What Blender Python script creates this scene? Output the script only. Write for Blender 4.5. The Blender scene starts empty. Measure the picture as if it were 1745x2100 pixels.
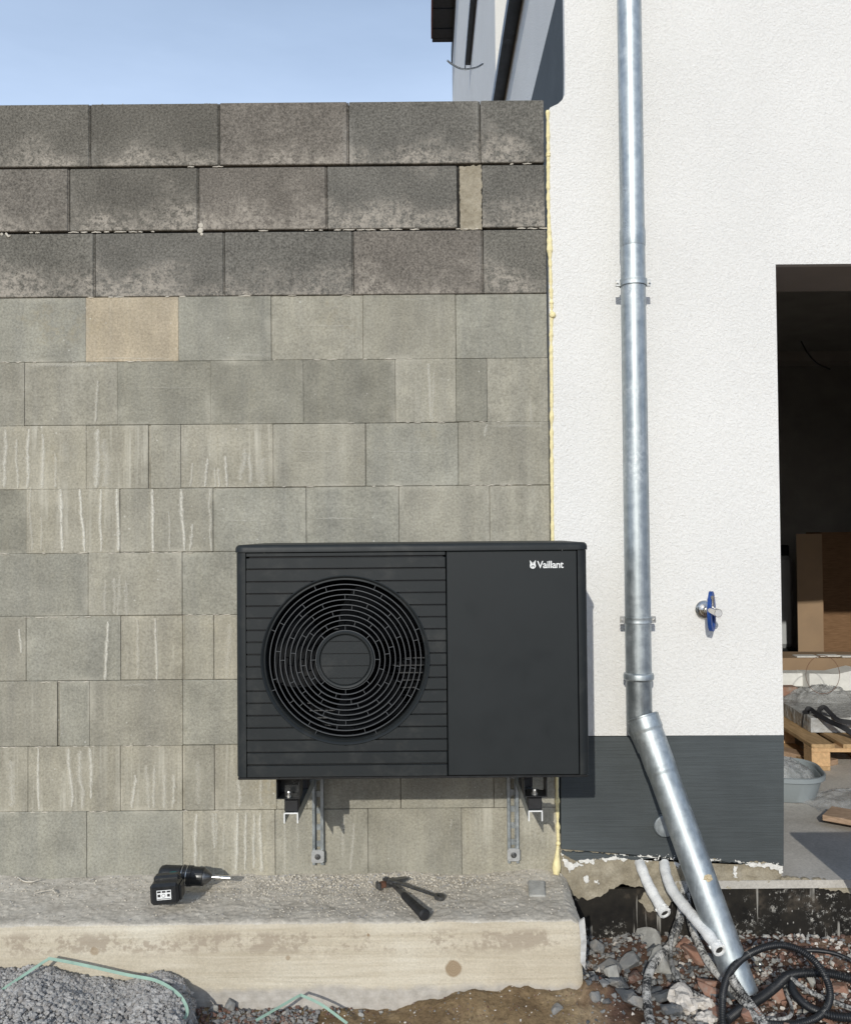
import bpy, bmesh, math, random
from mathutils import Vector, Matrix, noise
random.seed(7)
S = bpy.context.scene
COL = S.collection
R = math.radians
# ------------------------------------------------------------ camera, sky, sun, exposure
F = 1838.0; CZ = 1.57; PITCH = R(1.2); ROLL = 0.0088
cam = bpy.data.cameras.new('camera'); co = bpy.data.objects.new('camera', cam); COL.objects.link(co)
cam.sensor_fit = 'HORIZONTAL'; cam.sensor_width = 36; cam.lens = F / 1745 * 36; cam.clip_start = .05; cam.clip_end = 2000
co.matrix_world = Matrix.Translation((0, 0, CZ)) @ Matrix.Rotation(math.pi/2 + PITCH, 4, 'X') @ Matrix.Rotation(-ROLL, 4, 'Z')
S.camera = co
RM = co.matrix_world.to_3x3().copy()
SUN = Vector((.22, 1, -.41)).normalized()
w = bpy.data.worlds.new("World"); S.world = w; w.use_nodes = True
wn = w.node_tree; bg = wn.nodes['Background']
sky = wn.nodes.new('ShaderNodeTexSky'); sky.sky_type = 'NISHITA'; sky.sun_disc = False
sky.sun_elevation = math.asin(-SUN.z); sky.sun_rotation = R(192.4); sky.air_density = 1.0; sky.dust_density = 1.6; sky.ozone_density = 1.4
# thin high cloud veil mixed into the sky (a property of the sky itself)
tc = wn.nodes.new('ShaderNodeTexCoord'); mp = wn.nodes.new('ShaderNodeMapping'); mp.inputs['Scale'].default_value = (1.2, 1.2, 5)
nz = wn.nodes.new('ShaderNodeTexNoise'); nz.inputs['Scale'].default_value = 1.6; nz.inputs['Detail'].default_value = 6; nz.inputs['Roughness'].default_value = .55
rp = wn.nodes.new('ShaderNodeValToRGB'); rp.color_ramp.elements[0].position = .42; rp.color_ramp.elements[1].position = .8
rp.color_ramp.elements[0].color = (.62, .62, .62, 1); rp.color_ramp.elements[1].color = (.86, .86, .86, 1)
mx = wn.nodes.new('ShaderNodeMix'); mx.data_type = 'RGBA'; mx.inputs[7].default_value = (5.4, 6.8, 9.1, 1)
L = wn.links.new
L(tc.outputs['Generated'], mp.inputs[0]); L(mp.outputs[0], nz.inputs['Vector']); L(nz.outputs['Fac'], rp.inputs[0])
sx_ = wn.nodes.new('ShaderNodeSeparateXYZ'); L(tc.outputs['Generated'], sx_.inputs[0]); el = wn.nodes.new('ShaderNodeMapRange'); L(sx_.outputs[2], el.inputs[0])
for k_, v_ in ((1, .40), (2, .53), (3, 1.25), (4, .62)): el.inputs[k_].default_value = v_
ml_ = wn.nodes.new('ShaderNodeMath'); ml_.operation = 'MULTIPLY'; ml_.use_clamp = True; L(rp.outputs[0], ml_.inputs[0]); L(el.outputs[0], ml_.inputs[1]); L(ml_.outputs[0], mx.inputs[0]); L(sky.outputs[0], mx.inputs[6]); L(mx.outputs[2], bg.inputs[0])
bg.inputs[1].default_value = .12
sl = bpy.data.lights.new('sun', 'SUN'); sl.energy = 2.65; sl.angle = R(.5); sl.color = (1, .975, .90)
so = bpy.data.objects.new('sun', sl); COL.objects.link(so); so.rotation_euler = SUN.to_track_quat('-Z', 'Y').to_euler(); so.location = (-2, -5, 6)
S.view_settings.view_transform = 'Standard'; S.view_settings.look = 'None'; S.view_settings.exposure = 0.0; S.view_settings.gamma = 1
S.render.engine = 'CYCLES'

# ------------------------------------------------------------ geometry helpers
def ray(px, py):
    return RM @ Vector(((px - 872.5) / F, -(py - 1050) / F, -1))
def W(px, py, Y):                       # photo pixel -> point on the plane at depth Y
    d = ray(px, py); return Vector((0, 0, CZ)) + d * (Y / d.y)
def G(px, py, z=0.0):                   # photo pixel -> point on the plane at height z
    d = ray(px, py); return Vector((0, 0, CZ)) + d * ((z - CZ) / d.z)
def PX(px, py, X):
    d = ray(px, py); return Vector((0, 0, CZ)) + d * (X / d.x)
def fbm(p, o=4):
    return noise.fractal(Vector(p), 1.0, 2.0, o)

class MB:
    def __init__(s): s.v = []; s.f = []; s.m = []; s.uv = None; s.col = None; s.sm = []
    def add(s, vs, fs, m=0, smooth=False):
        b = len(s.v); s.v += [tuple(v) for v in vs]
        for f in fs: s.f.append([i + b for i in f]); s.m.append(m); s.sm.append(smooth)
    def box(s, x0, x1, y0, y1, z0, z1, m=0, M=None, b=0):
        X = (x0, x1); Y = (y0, y1); Z = (z0, z1)
        if b <= 0:
            vs = [Vector((X[i], Y[j], Z[k])) for i in (0, 1) for j in (0, 1) for k in (0, 1)]
            fs = [(0, 1, 3, 2), (4, 6, 7, 5), (0, 4, 5, 1), (2, 3, 7, 6), (0, 2, 6, 4), (1, 5, 7, 3)]
        else:
            vs = []; idx = {}
            for i in (0, 1):
                for j in (0, 1):
                    for k in (0, 1):
                        c = [X[i], Y[j], Z[k]]; q = [X[i] + (b if i == 0 else -b), Y[j] + (b if j == 0 else -b), Z[k] + (b if k == 0 else -b)]
                        for a in range(3):
                            p = list(q); p[a] = c[a]; idx[(i, j, k, a)] = len(vs); vs.append(Vector(p))
            fs = []
            for a in range(3):
                o = [t for t in range(3) if t != a]
                for s_ in (0, 1):
                    q = []
                    for (u, t) in ((0, 0), (1, 0), (1, 1), (0, 1)):
                        k3 = [0, 0, 0]; k3[a] = s_; k3[o[0]] = u; k3[o[1]] = t; q.append(idx[(*k3, a)])
                    fs.append(q)
            for a in range(3):
                o = [t for t in range(3) if t != a]
                for u in (0, 1):
                    for t in (0, 1):
                        q = []
                        for (e, ax) in ((0, o[0]), (1, o[0]), (1, o[1]), (0, o[1])):
                            k3 = [0, 0, 0]; k3[a] = e; k3[o[0]] = u; k3[o[1]] = t; q.append(idx[(*k3, ax)])
                        fs.append(q)
            for i in (0, 1):
                for j in (0, 1):
                    for k in (0, 1): fs.append([idx[(i, j, k, a)] for a in range(3)])
        if M: vs = [M @ v for v in vs]
        s.add(vs, fs, m)
    def prism(s, poly, y0, y1, m=0, M=None):      # polygon in XZ extruded along Y
        n = len(poly)
        vs = [Vector((x, y0, z)) for x, z in poly] + [Vector((x, y1, z)) for x, z in poly]
        if M: vs = [M @ v for v in vs]
        s.add(vs, [list(range(n)), list(range(n, 2*n))[::-1]] + [[i, (i+1) % n, n + (i+1) % n, n + i] for i in range(n)], m)
    def tube(s, path, r, n=12, m=0, cap=True, hollow=0, smooth=True):
        path = [Vector(p) for p in path]; N = len(path)
        rf = r if callable(r) else (lambda t: r)
        T = [(path[min(i+1, N-1)] - path[max(i-1, 0)]).normalized() for i in range(N)]
        u = T[0].orthogonal().normalized(); vs = []
        for i in range(N):
            if i: u = (u - T[i] * u.dot(T[i])).normalized()
            v = T[i].cross(u); rr = rf(i / (N-1))
            for k in range(n):
                a = 2*math.pi*k/n; vs.append(path[i] + (u*math.cos(a) + v*math.sin(a))*rr)
        fs = [[i*n+k, i*n+(k+1) % n, (i+1)*n+(k+1) % n, (i+1)*n+k] for i in range(N-1) for k in range(n)]
        b = len(s.v); s.add(vs, fs, m, smooth)
        if cap: s.add([], [], m); s.f += [[b+k for k in range(n)][::-1], [b+(N-1)*n+k for k in range(n)]]; s.m += [m, m]; s.sm += [False, False]
    def lathe(s, prof, org, axis, n=32, m=0, smooth=True, arc=(0, 2*math.pi)):
        a = Vector(axis).normalized(); u = a.orthogonal().normalized(); v = a.cross(u); org = Vector(org)
        vs = []
        for (r, t) in prof:
            for k in range(n):
                an = 2*math.pi*k/n; vs.append(org + a*t + (u*math.cos(an) + v*math.sin(an))*max(r, 1e-5))
        fs = [[i*n+k, i*n+(k+1) % n, (i+1)*n+(k+1) % n, (i+1)*n+k] for i in range(len(prof)-1) for k in range(n)]
        s.add(vs, fs, m, smooth)
    def build(s, name, mats, parent=None, loc=None, sharp=35, recalc=True):
        if not isinstance(mats, (list, tuple)): mats = [mats]
        if parent is not None:
            off = Vector(parent['_o']); 
        else:
            if loc is None:
                xs = [v[0] for v in s.v]; ys = [v[1] for v in s.v]; zs = [v[2] for v in s.v]
                loc = ((min(xs)+max(xs))/2, (min(ys)+max(ys))/2, min(zs))
            off = Vector(loc)
        me = bpy.data.meshes.new(name)
        me.from_pydata([(v[0]-off.x, v[1]-off.y, v[2]-off.z) for v in s.v], [], s.f)
        for mt in mats: me.materials.append(mt)
        for p, mi, sm in zip(me.polygons, s.m, s.sm): p.material_index = mi; p.use_smooth = sm
        if s.uv:
            ul = me.uv_layers.new(name='UVMap'); i = 0
            for p in me.polygons:
                for li in p.loop_indices: ul.data[li].uv = s.uv[me.loops[li].vertex_index]
        if s.col:
            ca = me.color_attributes.new('tint', 'FLOAT_COLOR', 'POINT')
            for i, c in enumerate(s.col): ca.data[i].color = c
        if recalc:
            bm = bmesh.new(); bm.from_mesh(me); bmesh.ops.recalc_face_normals(bm, faces=bm.faces); bm.to_mesh(me); bm.free()
        if any(s.sm): me.set_sharp_from_angle(angle=R(sharp))
        o = bpy.data.objects.new(name, me); COL.objects.link(o)
        o['_o'] = list(off)
        if parent is not None: o.parent = parent
        else: o.location = off
        return o
def thing(name, loc, label, cat, group=None):
    o = bpy.data.objects.new(name, None); o.empty_display_size = .1; COL.objects.link(o); o.location = loc; o['_o'] = list(loc)
    o['label'] = label; o['category'] = cat
    if group: o['group'] = group
    return o
def tag(o, label, cat, group=None, kind=None):
    o['label'] = label; o['category'] = cat
    if group: o['group'] = group
    if kind: o['kind'] = kind
    return o
def smoothpath(pts, n=12):
    pts = [Vector(p) for p in pts]; P = [pts[0]*2-pts[1]] + pts + [pts[-1]*2-pts[-2]]; out = []
    for i in range(1, len(P)-2):
        for k in range(n):
            t = k/n; a, b, c, d = P[i-1:i+3]
            out.append(.5*((2*b)+(c-a)*t+(2*a-5*b+4*c-d)*t*t+(3*b-a-3*c+d)*t**3))
    out.append(pts[-1]); return out

# ------------------------------------------------------------ material helpers
class GM:
    def __init__(s, name):
        s.mat = bpy.data.materials.new(name); s.mat.use_nodes = True; s.nt = s.mat.node_tree
        s.b = s.nt.nodes['Principled BSDF']; s.out = s.nt.nodes['Material Output']
        s.geo = s.nt.nodes.new('ShaderNodeNewGeometry'); s.P = s.geo.outputs['Position']
    def put(s, sock, v):
        if isinstance(v, bpy.types.NodeSocket): s.nt.links.new(v, sock)
        elif hasattr(sock.default_value, '__len__') and not hasattr(v, '__len__'): sock.default_value = (v,)*len(sock.default_value)
        elif hasattr(v, '__len__') and len(v) == 3 and len(sock.default_value) == 4: sock.default_value = (*v, 1)
        else: sock.default_value = v
    def map(s, vec, sc=(1, 1, 1), loc=(0, 0, 0), rot=(0, 0, 0)):
        n = s.nt.nodes.new('ShaderNodeMapping'); s.put(n.inputs[0], vec); n.inputs['Scale'].default_value = sc; n.inputs['Location'].default_value = loc; n.inputs['Rotation'].default_value = rot
        return n.outputs[0]
    def noise(s, vec, scale, det=4, ro=.55, dist=0, col=False):
        n = s.nt.nodes.new('ShaderNodeTexNoise'); s.put(n.inputs['Vector'], vec); n.inputs['Scale'].default_value = scale
        n.inputs['Detail'].default_value = det; n.inputs['Roughness'].default_value = ro; n.inputs['Distortion'].default_value = dist
        return n.outputs['Color' if col else 'Fac']
    def vor(s, vec, scale, feat='F1', out='Distance'):
        n = s.nt.nodes.new('ShaderNodeTexVoronoi'); n.feature = feat; s.put(n.inputs['Vector'], vec); n.inputs['Scale'].default_value = scale
        return n.outputs[out]
    def ramp(s, fac, stops, interp='LINEAR'):
        n = s.nt.nodes.new('ShaderNodeValToRGB'); s.put(n.inputs[0], fac); e = n.color_ramp.elements; n.color_ramp.interpolation = interp
        while len(e) < len(stops): e.new(.5)
        for q, (p, c) in zip(e, stops):
            q.position = p; q.color = (c, c, c, 1) if not hasattr(c, '__len__') else (*c, 1)
        return n.outputs[0]
    def mix(s, fac, a, b, mode='MIX'):
        n = s.nt.nodes.new('ShaderNodeMix'); n.data_type = 'RGBA'; n.blend_type = mode
        s.put(n.inputs[0], fac); s.put(n.inputs[6], a); s.put(n.inputs[7], b); return n.outputs[2]
    def math(s, op, a, b=0, c=0):
        n = s.nt.nodes.new('ShaderNodeMath'); n.operation = op; s.put(n.inputs[0], a); s.put(n.inputs[1], b); s.put(n.inputs[2], c); return n.outputs[0]
    def mr(s, v, a, b, c=0, d=1):
        n = s.nt.nodes.new('ShaderNodeMapRange'); s.put(n.inputs[0], v); n.inputs[1].default_value = a; n.inputs[2].default_value = b; n.inputs[3].default_value = c; n.inputs[4].default_value = d
        return n.outputs[0]
    def sep(s, v):
        n = s.nt.nodes.new('ShaderNodeSeparateXYZ'); s.put(n.inputs[0], v); return n.outputs
    def bump(s, h, st=.5, d=.002, nrm=None):
        n = s.nt.nodes.new('ShaderNodeBump'); n.inputs['Strength'].default_value = st; n.inputs['Distance'].default_value = d; s.put(n.inputs['Height'], h)
        if nrm: s.put(n.inputs['Normal'], nrm)
        return n.outputs[0]
    def attr(s, name):
        n = s.nt.nodes.new('ShaderNodeAttribute'); n.attribute_name = name; return n.outputs
    def uv(s):
        n = s.nt.nodes.new('ShaderNodeUVMap'); n.uv_map = 'UVMap'; return n.outputs[0]
    def dist(s, p, sc=(1, 1, 1)):        # distance of position to a point
        v = s.map(s.P, sc, tuple(-p[i]*sc[i] for i in range(3)))
        n = s.nt.nodes.new('ShaderNodeVectorMath'); n.operation = 'LENGTH'; s.put(n.inputs[0], v); return n.outputs['Value']
    def fin(s, col, rough=.8, metal=0, nrm=None, spec=None):
        s.put(s.b.inputs['Base Color'], col); s.put(s.b.inputs['Roughness'], rough); s.put(s.b.inputs['Metallic'], metal)
        if nrm: s.put(s.b.inputs['Normal'], nrm)
        if spec is not None: s.b.inputs['Specular IOR Level'].default_value = spec
        return s.mat
def mat(name, c, rough=.7, metal=0, var=.25, scale=30, bumpst=.3, bscale=200, bd=.001, spec=None):
    g = GM(name); n = g.noise(g.P, scale, 5, .6)
    lo = tuple(x*(1-var) for x in c); hi = tuple(min(1, x*(1+var)) for x in c)
    col = g.ramp(n, [(.3, lo), (.7, hi)])
    ro = g.mr(g.noise(g.P, scale*2, 3), .3, .7, max(0, rough-.08), min(1, rough+.08))
    return g.fin(col, ro, metal, g.bump(g.noise(g.P, bscale, 3), bumpst, bd) if bumpst else None, spec)

YW = 3.41                               # plane of the block wall and the white facade
# ------------------------------------------------------------ materials
def m_blocks():
    g = GM('concrete_block'); t = g.attr('tint'); base = t['Color']; flag = t['Alpha']
    n1 = g.noise(g.P, 7, 5, .6); n2 = g.noise(g.P, 110, 5, .8); n3 = g.noise(g.map(g.P, (14, 14, 1.6)), 1.2, 4, .6)
    c = g.mix(1, base, g.ramp(n1, [(.25, .78), (.75, 1.2)]), 'MULTIPLY')
    c = g.mix(1, c, g.ramp(n2, [(.32, .70), (.5, 1), (.68, 1.27)]), 'MULTIPLY')
    c = g.mix(.5, c, g.mix(1, c, g.ramp(n3, [(.3, (.86, .84, .8)), (.7, (1.2, 1.15, 1.02))]), 'MULTIPLY'))
    stq = g.math('MULTIPLY', g.math('MULTIPLY', g.mr(g.noise(g.map(g.P, (34, 34, 1.3)), 1, 5, .65, .25), .48, .66), g.mr(g.noise(g.map(g.P, (1, 1, 1), (4, 4, 9)), 5, 3), .4, .6)), flag)
    c = g.mix(g.math('MULTIPLY', stq, .6), c, (.60, .57, .48))
    # pale bloom near the edges of each block, ochre dust spots, dark pits
    uv = g.uv(); s = g.sep(uv)
    ed = g.math('MINIMUM', g.math('MINIMUM', s[1], g.math('SUBTRACT', 1, s[1])), g.math('MINIMUM', s[0], g.math('SUBTRACT', 1, s[0])))
    em = g.math('MULTIPLY', g.mr(ed, 0, .09, 1, 0), g.mr(g.noise(g.P, 5, 4, .6), .5, .72))
    c = g.mix(g.math('MULTIPLY', em, .55), c, (.62, .58, .48))
    och = g.math('MULTIPLY', g.mr(g.noise(g.P, 2.3, 4, .65), .6, .76), g.mr(g.noise(g.P, 60, 3), .4, .65))
    c = g.mix(g.math('MULTIPLY', och, .35), c, (.42, .33, .17))
    pit = g.mr(g.vor(g.P, 170), .0, .17, 1, 0); pm = g.math('MULTIPLY', pit, g.mr(g.noise(g.P, 30, 3), .5, .62))
    c = g.mix(g.math('MULTIPLY', pm, .55), c, (.07, .065, .055))
    sp = g.math('MULTIPLY', g.mr(g.vor(g.map(g.P, (1, 1, 1), (3, 1, 7)), 26), .0, .10, 1, 0), g.mr(g.noise(g.P, 3.7, 3), .52, .6))
    c = g.mix(g.math('MULTIPLY', sp, .8), c, (.75, .73, .66))
    h = g.math('ADD', g.noise(g.P, 130, 5, .75), g.math('MULTIPLY', pm, -1.5))
    return g.fin(c, .93, 0, g.bump(h, .8, .004), .2)
def m_dark_blocks():
    g = GM('dark_weathered_block'); t = g.attr('tint'); base = t['Color']; s = g.sep(g.uv())
    n1 = g.noise(g.P, 6, 5, .65); n2 = g.noise(g.P, 120, 4, .75); n4 = g.noise(g.P, 34, 5, .75)
    c = g.mix(1, base, g.ramp(n1, [(.25, .8), (.75, 1.22)]), 'MULTIPLY')
    c = g.mix(1, c, g.ramp(n2, [(.34, .55), (.5, 1), (.66, 1.5)]), 'MULTIPLY')
    low = g.math('ADD', g.mr(s[1], .0, .62, 1, -.35), g.mr(g.noise(g.map(g.P, (1, 1, 1), (5, 2, 1)), 5.5, 4, .6), .3, .7, -.75, .75))
    fl = g.math('MULTIPLY', g.mr(low, .0, .95), g.mr(g.math('ADD', g.math('MULTIPLY', n4, .5), g.math('MULTIPLY', g.noise(g.P, 105, 4, .8), .5)), .44, .56, .0, 1))
    c = g.mix(g.math('MULTIPLY', fl, .78), c, (.43, .385, .325))
    eu = g.math('MINIMUM', s[0], g.math('SUBTRACT', 1, s[0]))
    c = g.mix(g.math('MULTIPLY', g.math('MULTIPLY', g.mr(eu, 0, .05, 1, 0), g.mr(n1, .5, .7)), .35), c, (.4, .38, .34))
    pit = g.mr(g.vor(g.P, 120), .0, .2, 1, 0); pm = g.math('MULTIPLY', pit, g.mr(g.noise(g.P, 22, 3), .47, .6))
    c = g.mix(g.math('MULTIPLY', pm, .75), c, (.03, .028, .025))
    h = g.math('ADD', g.noise(g.P, 150, 5, .75), g.math('MULTIPLY', pm, -2))
    return g.fin(c, .95, 0, g.bump(h, .75, .003), .15)
def m_stucco(name, c):
    g = GM(name); n = g.noise(g.P, 115, 3, .6, .5); n0 = g.noise(g.P, 2.2, 3)
    col = g.mix(1, c, g.ramp(n0, [(.3, .965), (.7, 1.02)]), 'MULTIPLY')
    col = g.mix(1, col, g.ramp(n, [(.3, .93), (.55, 1.0)]), 'MULTIPLY')
    return g.fin(col, .92, 0, g.bump(n, .75, .0065), .15)
def m_plinth():
    g = GM('anthracite_plinth_paint'); n = g.noise(g.map(g.P, (6, 6, 260)), 1, 4, .6, .3); n2 = g.noise(g.P, 3, 4, .6); n3 = g.noise(g.P, 150, 3)
    c = g.mix(1, (.068, .077, .079), g.ramp(n2, [(.3, .85), (.7, 1.15)]), 'MULTIPLY')
    c = g.mix(1, c, g.ramp(n, [(.3, .87), (.7, 1.14)]), 'MULTIPLY')
    sp = g.math('MULTIPLY', g.mr(g.vor(g.P, 40), .02, .07, 1, 0), g.mr(g.noise(g.P, 4, 2), .6, .66))
    c = g.mix(g.math('MULTIPLY', sp, .7), c, (.5, .5, .48))
    return g.fin(c, .75, 0, g.bump(g.math('ADD', n, g.math('MULTIPLY', n3, .4)), .55, .003), .3)
def m_galv(name='galvanised_steel', rough=.48, axis='z', k=1):
    g = GM(name)
    st = g.noise(g.map(g.P, (60, 60, 1.5)), 1, 4, .6); sp = g.noise(g.P, 26, 6, .7); cl = g.noise(g.P, 4.5, 4, .6)
    c = g.ramp(sp, [(.3, tuple(k*x for x in (.32, .355, .37))), (.7, tuple(k*x for x in (.54, .58, .59)))])
    c = g.mix(.45, c, g.mix(1, c, g.ramp(st, [(.3, .62), (.7, 1.25)]), 'MULTIPLY'))
    ox = g.math('MULTIPLY', g.mr(cl, .52, .68), g.mr(g.noise(g.P, 70, 4, .7), .42, .62))
    c = g.mix(g.math('MULTIPLY', ox, .45), c, (.75, .77, .76))
    dk = g.math('MULTIPLY', g.mr(g.noise(g.map(g.P, (1, 1, .25), (2, 3, 4)), 9, 4, .6), .62, .72), g.mr(g.noise(g.P, 240, 2), .5, .58))
    c = g.mix(g.math('MULTIPLY', dk, .7), c, (.1, .11, .12))
    ro = g.mr(g.math('ADD', sp, g.math('MULTIPLY', cl, .6)), .5, 1.1, rough-.07, rough+.16)
    return g.fin(c, ro, .88, g.bump(sp, .12, .0015))
def m_paint():
    g = GM('anthracite_powder_coat'); n = g.noise(g.P, 900, 2, .5); n2 = g.noise(g.P, 5, 3)
    c = g.mix(1, (.0175, .0205, .0215), g.ramp(n2, [(.3, .92), (.7, 1.08)]), 'MULTIPLY')
    d = g.math('MULTIPLY', g.mr(g.noise(g.P, 14, 4, .7), .52, .75), .12)
    c = g.mix(d, c, (.17, .16, .14))
    return g.fin(c, g.mr(g.noise(g.P, 8, 3), .3, .7, .48, .6), 0, g.bump(n, .14, .0006), .28)
def m_ledge_top():
    g = GM('rough_mortar_top'); n = g.noise(g.P, 11, 5, .65); n2 = g.noise(g.P, 130, 4, .7)
    c = g.ramp(n, [(.28, (.44, .395, .33)), (.5, (.56, .51, .43)), (.72, (.66, .61, .525))])
    c = g.mix(1, c, g.ramp(n2, [(.3, .74), (.7, 1.15)]), 'MULTIPLY')
    return g.fin(c, .97, 0, g.bump(n2, .45, .002), .1)
def m_ledge_front(knots, zlow):
    g = GM('plank_grained_concrete')
    v = g.map(g.P, (1.1, 1, 34)); gr = g.noise(v, 1.6, 4, .65, .5); n = g.noise(g.P, 3.2, 5, .6); fine = g.noise(g.P, 150, 4, .7)
    c = g.ramp(n, [(.25, (.49, .43, .335)), (.5, (.59, .53, .425)), (.75, (.66, .61, .51))])
    c = g.mix(.8, c, g.mix(1, c, g.ramp(gr, [(.34, (.86, .84, .80)), (.6, (1.05, 1.05, 1.05))]), 'MULTIPLY'))
    c = g.mix(1, c, g.ramp(fine, [(.3, .86), (.7, 1.1)]), 'MULTIPLY')
    # spilled mortar patches in a band below the top edge
    z = g.sep(g.P)[2]
    band = g.math('MULTIPLY', g.mr(z, zlow+.125, zlow+.16), g.mr(z, zlow+.20, zlow+.225, 1, 0))
    pt = g.math('MULTIPLY', g.mr(g.math('ADD', g.math('MULTIPLY', g.noise(g.map(g.P, (1, 1, 1.6)), 5, 4, .7), .6), g.math('MULTIPLY', g.noise(g.P, 42, 4, .75), .4)), .50, .55), band)
    c = g.mix(g.math('MULTIPLY', pt, .75), c, (.36, .30, .235))
    # grey raw concrete at the foot
    ft = g.mr(g.math('ADD', z, g.math('MULTIPLY', g.noise(g.P, 9, 4, .6), -.07)), zlow-.018, zlow+.002, 1, 0)
    c = g.mix(g.math('MULTIPLY', ft, .75), c, g.ramp(g.noise(g.P, 30, 4, .7), [(.3, (.33, .31, .29)), (.7, (.55, .52, .49))]))
    ah = g.math('MULTIPLY', g.mr(g.vor(g.P, 75), .05, .11, 1, 0), g.mr(g.noise(g.P, 6, 3), .54, .60)); c = g.mix(g.math('MULTIPLY', ah, .75), c, (.13, .11, .085))
    c = g.mix(1, c, (.94, .93, .91), 'MULTIPLY')
    for (p, r, k) in knots:
        d = g.dist(p, (1, 1, 1)); d = g.math('ADD', d, g.math('MULTIPLY', g.noise(g.P, 45, 3), .010))
        ring = g.math('SINE', g.math('MULTIPLY', d, 900))
        kc = g.mix(g.mr(ring, -1, 1, 0, .5), (.26, .18, .105), (.36, .27, .17))
        c = g.mix(g.math('MULTIPLY', g.mr(d, r*.85+.005, r+.007, 1, 0), k), c, kc)
    return g.fin(c, .9, 0, g.bump(g.math('ADD', gr, g.math('MULTIPLY', fine, .9)), .6, .003), .2)
def m_mortar():
    g = GM('beige_mortar'); n = g.noise(g.P, 14, 5, .7); n2 = g.noise(g.P, 140, 4, .7)
    c = g.ramp(n, [(.3, (.25, .215, .155)), (.6, (.38, .335, .255)), (.8, (.50, .45, .37))])
    c = g.mix(1, c, g.ramp(n2, [(.3, .8), (.7, 1.15)]), 'MULTIPLY')
    return g.fin(c, .96, 0, g.bump(g.math('ADD', n, g.math('MULTIPLY', n2, .3)), .8, .008), .1)
def m_bitumen():
    g = GM('black_bitumen_coating'); n = g.noise(g.P, 9, 5, .65)
    c = g.ramp(n, [(.35, (.007, .006, .005)), (.55, (.02, .017, .013)), (.72, (.09, .072, .054))])
    sp = g.math('MULTIPLY', g.mr(g.vor(g.map(g.P, (1, 1, .55)), 48), .04, .13, 1, 0), g.mr(g.noise(g.P, 5, 4, .6), .44, .52))
    run = g.math('MULTIPLY', g.mr(g.noise(g.map(g.P, (46, 1, 1.8)), 1, 3, .6), .60, .64), g.mr(g.noise(g.P, 6, 3), .48, .56))
    lab = g.math('MULTIPLY', g.mr(g.noise(g.P, 48, 5, .85), .55, .60), g.mr(g.noise(g.map(g.P, (1, 1, 1), (8, 8, 3)), 4.6, 3), .50, .58))
    m = g.math('MAXIMUM', g.math('MAXIMUM', sp, g.math('MULTIPLY', run, .55)), lab)
    c = g.mix(g.math('MULTIPLY', m, .85), c, (.58, .55, .49))
    return g.fin(c, g.mr(n, .3, .7, .6, .8), 0, g.bump(g.math('ADD', n, m), .6, .004), .25)
def m_ground():
    g = GM('damp_earth'); n = g.noise(g.P, 5, 5, .65); n2 = g.noise(g.P, 70, 4, .75)
    x = g.sep(g.P)[0]
    clay = g.ramp(n, [(.3, (.12, .078, .042)), (.5, (.22, .155, .085)), (.75, (.34, .265, .165))])
    red = g.ramp(n, [(.3, (.065, .038, .027)), (.55, (.13, .078, .055)), (.8, (.24, .17, .13))])
    k = g.math('ADD', g.mr(x, .46, .62, 0, 1), g.mr(g.noise(g.P, 12, 3), .3, .7, -.3, .3))
    c = g.mix(k, clay, red)
    c = g.mix(1, c, g.ramp(n2, [(.3, .55), (.5, 1), (.75, 1.35)]), 'MULTIPLY')
    return g.fin(c, .95, 0, g.bump(n2, .9, .006), .15)
def m_floor():
    g = GM('dusty_screed'); n = g.noise(g.P, 3, 5, .6); n2 = g.noise(g.P, 90, 4, .7)
    c = g.ramp(n, [(.3, (.42, .39, .345)), (.7, (.58, .545, .49))]); c = g.mix(1, c, g.ramp(n2, [(.3, .8), (.7, 1.1)]), 'MULTIPLY')
    sp = g.math('MULTIPLY', g.mr(g.vor(g.P, 35), .02, .1, 1, 0), g.mr(g.noise(g.P, 6, 2), .5, .6)); c = g.mix(g.math('MULTIPLY', sp, .6), c, (.65, .62, .57))
    return g.fin(c, .9, 0, g.bump(n2, .5, .003), .2)
def m_wood(name, c, axis=(1, 1, 12)):
    g = GM(name); n = g.noise(g.map(g.P, axis), 4, 5, .6, .4)
    col = g.mix(1, c, g.ramp(n, [(.3, (.7, .66, .6)), (.7, (1.15, 1.12, 1.1))]), 'MULTIPLY')
    return g.fin(col, .8, 0, g.bump(n, .3, .002), .25)
def m_plastic_film():
    g = GM('clear_plastic_film'); n = g.noise(g.P, 24, 4, .7, 1)
    g.b.inputs['Transmission Weight'].default_value = .0
    tr = g.nt.nodes.new('ShaderNodeBsdfTransparent'); ms = g.nt.nodes.new('ShaderNodeMixShader')
    g.fin((.50, .50, .49), .12, 0, g.bump(n, .35, .004), 1.0)
    g.nt.links.new(tr.outputs[0], ms.inputs[2]); g.nt.links.new(g.b.outputs[0], ms.inputs[1]); g.put(ms.inputs[0], g.mr(n, .35, .6, .55, .86)); g.nt.links.new(ms.outputs[0], g.out.inputs[0])
    return g.mat
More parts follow.
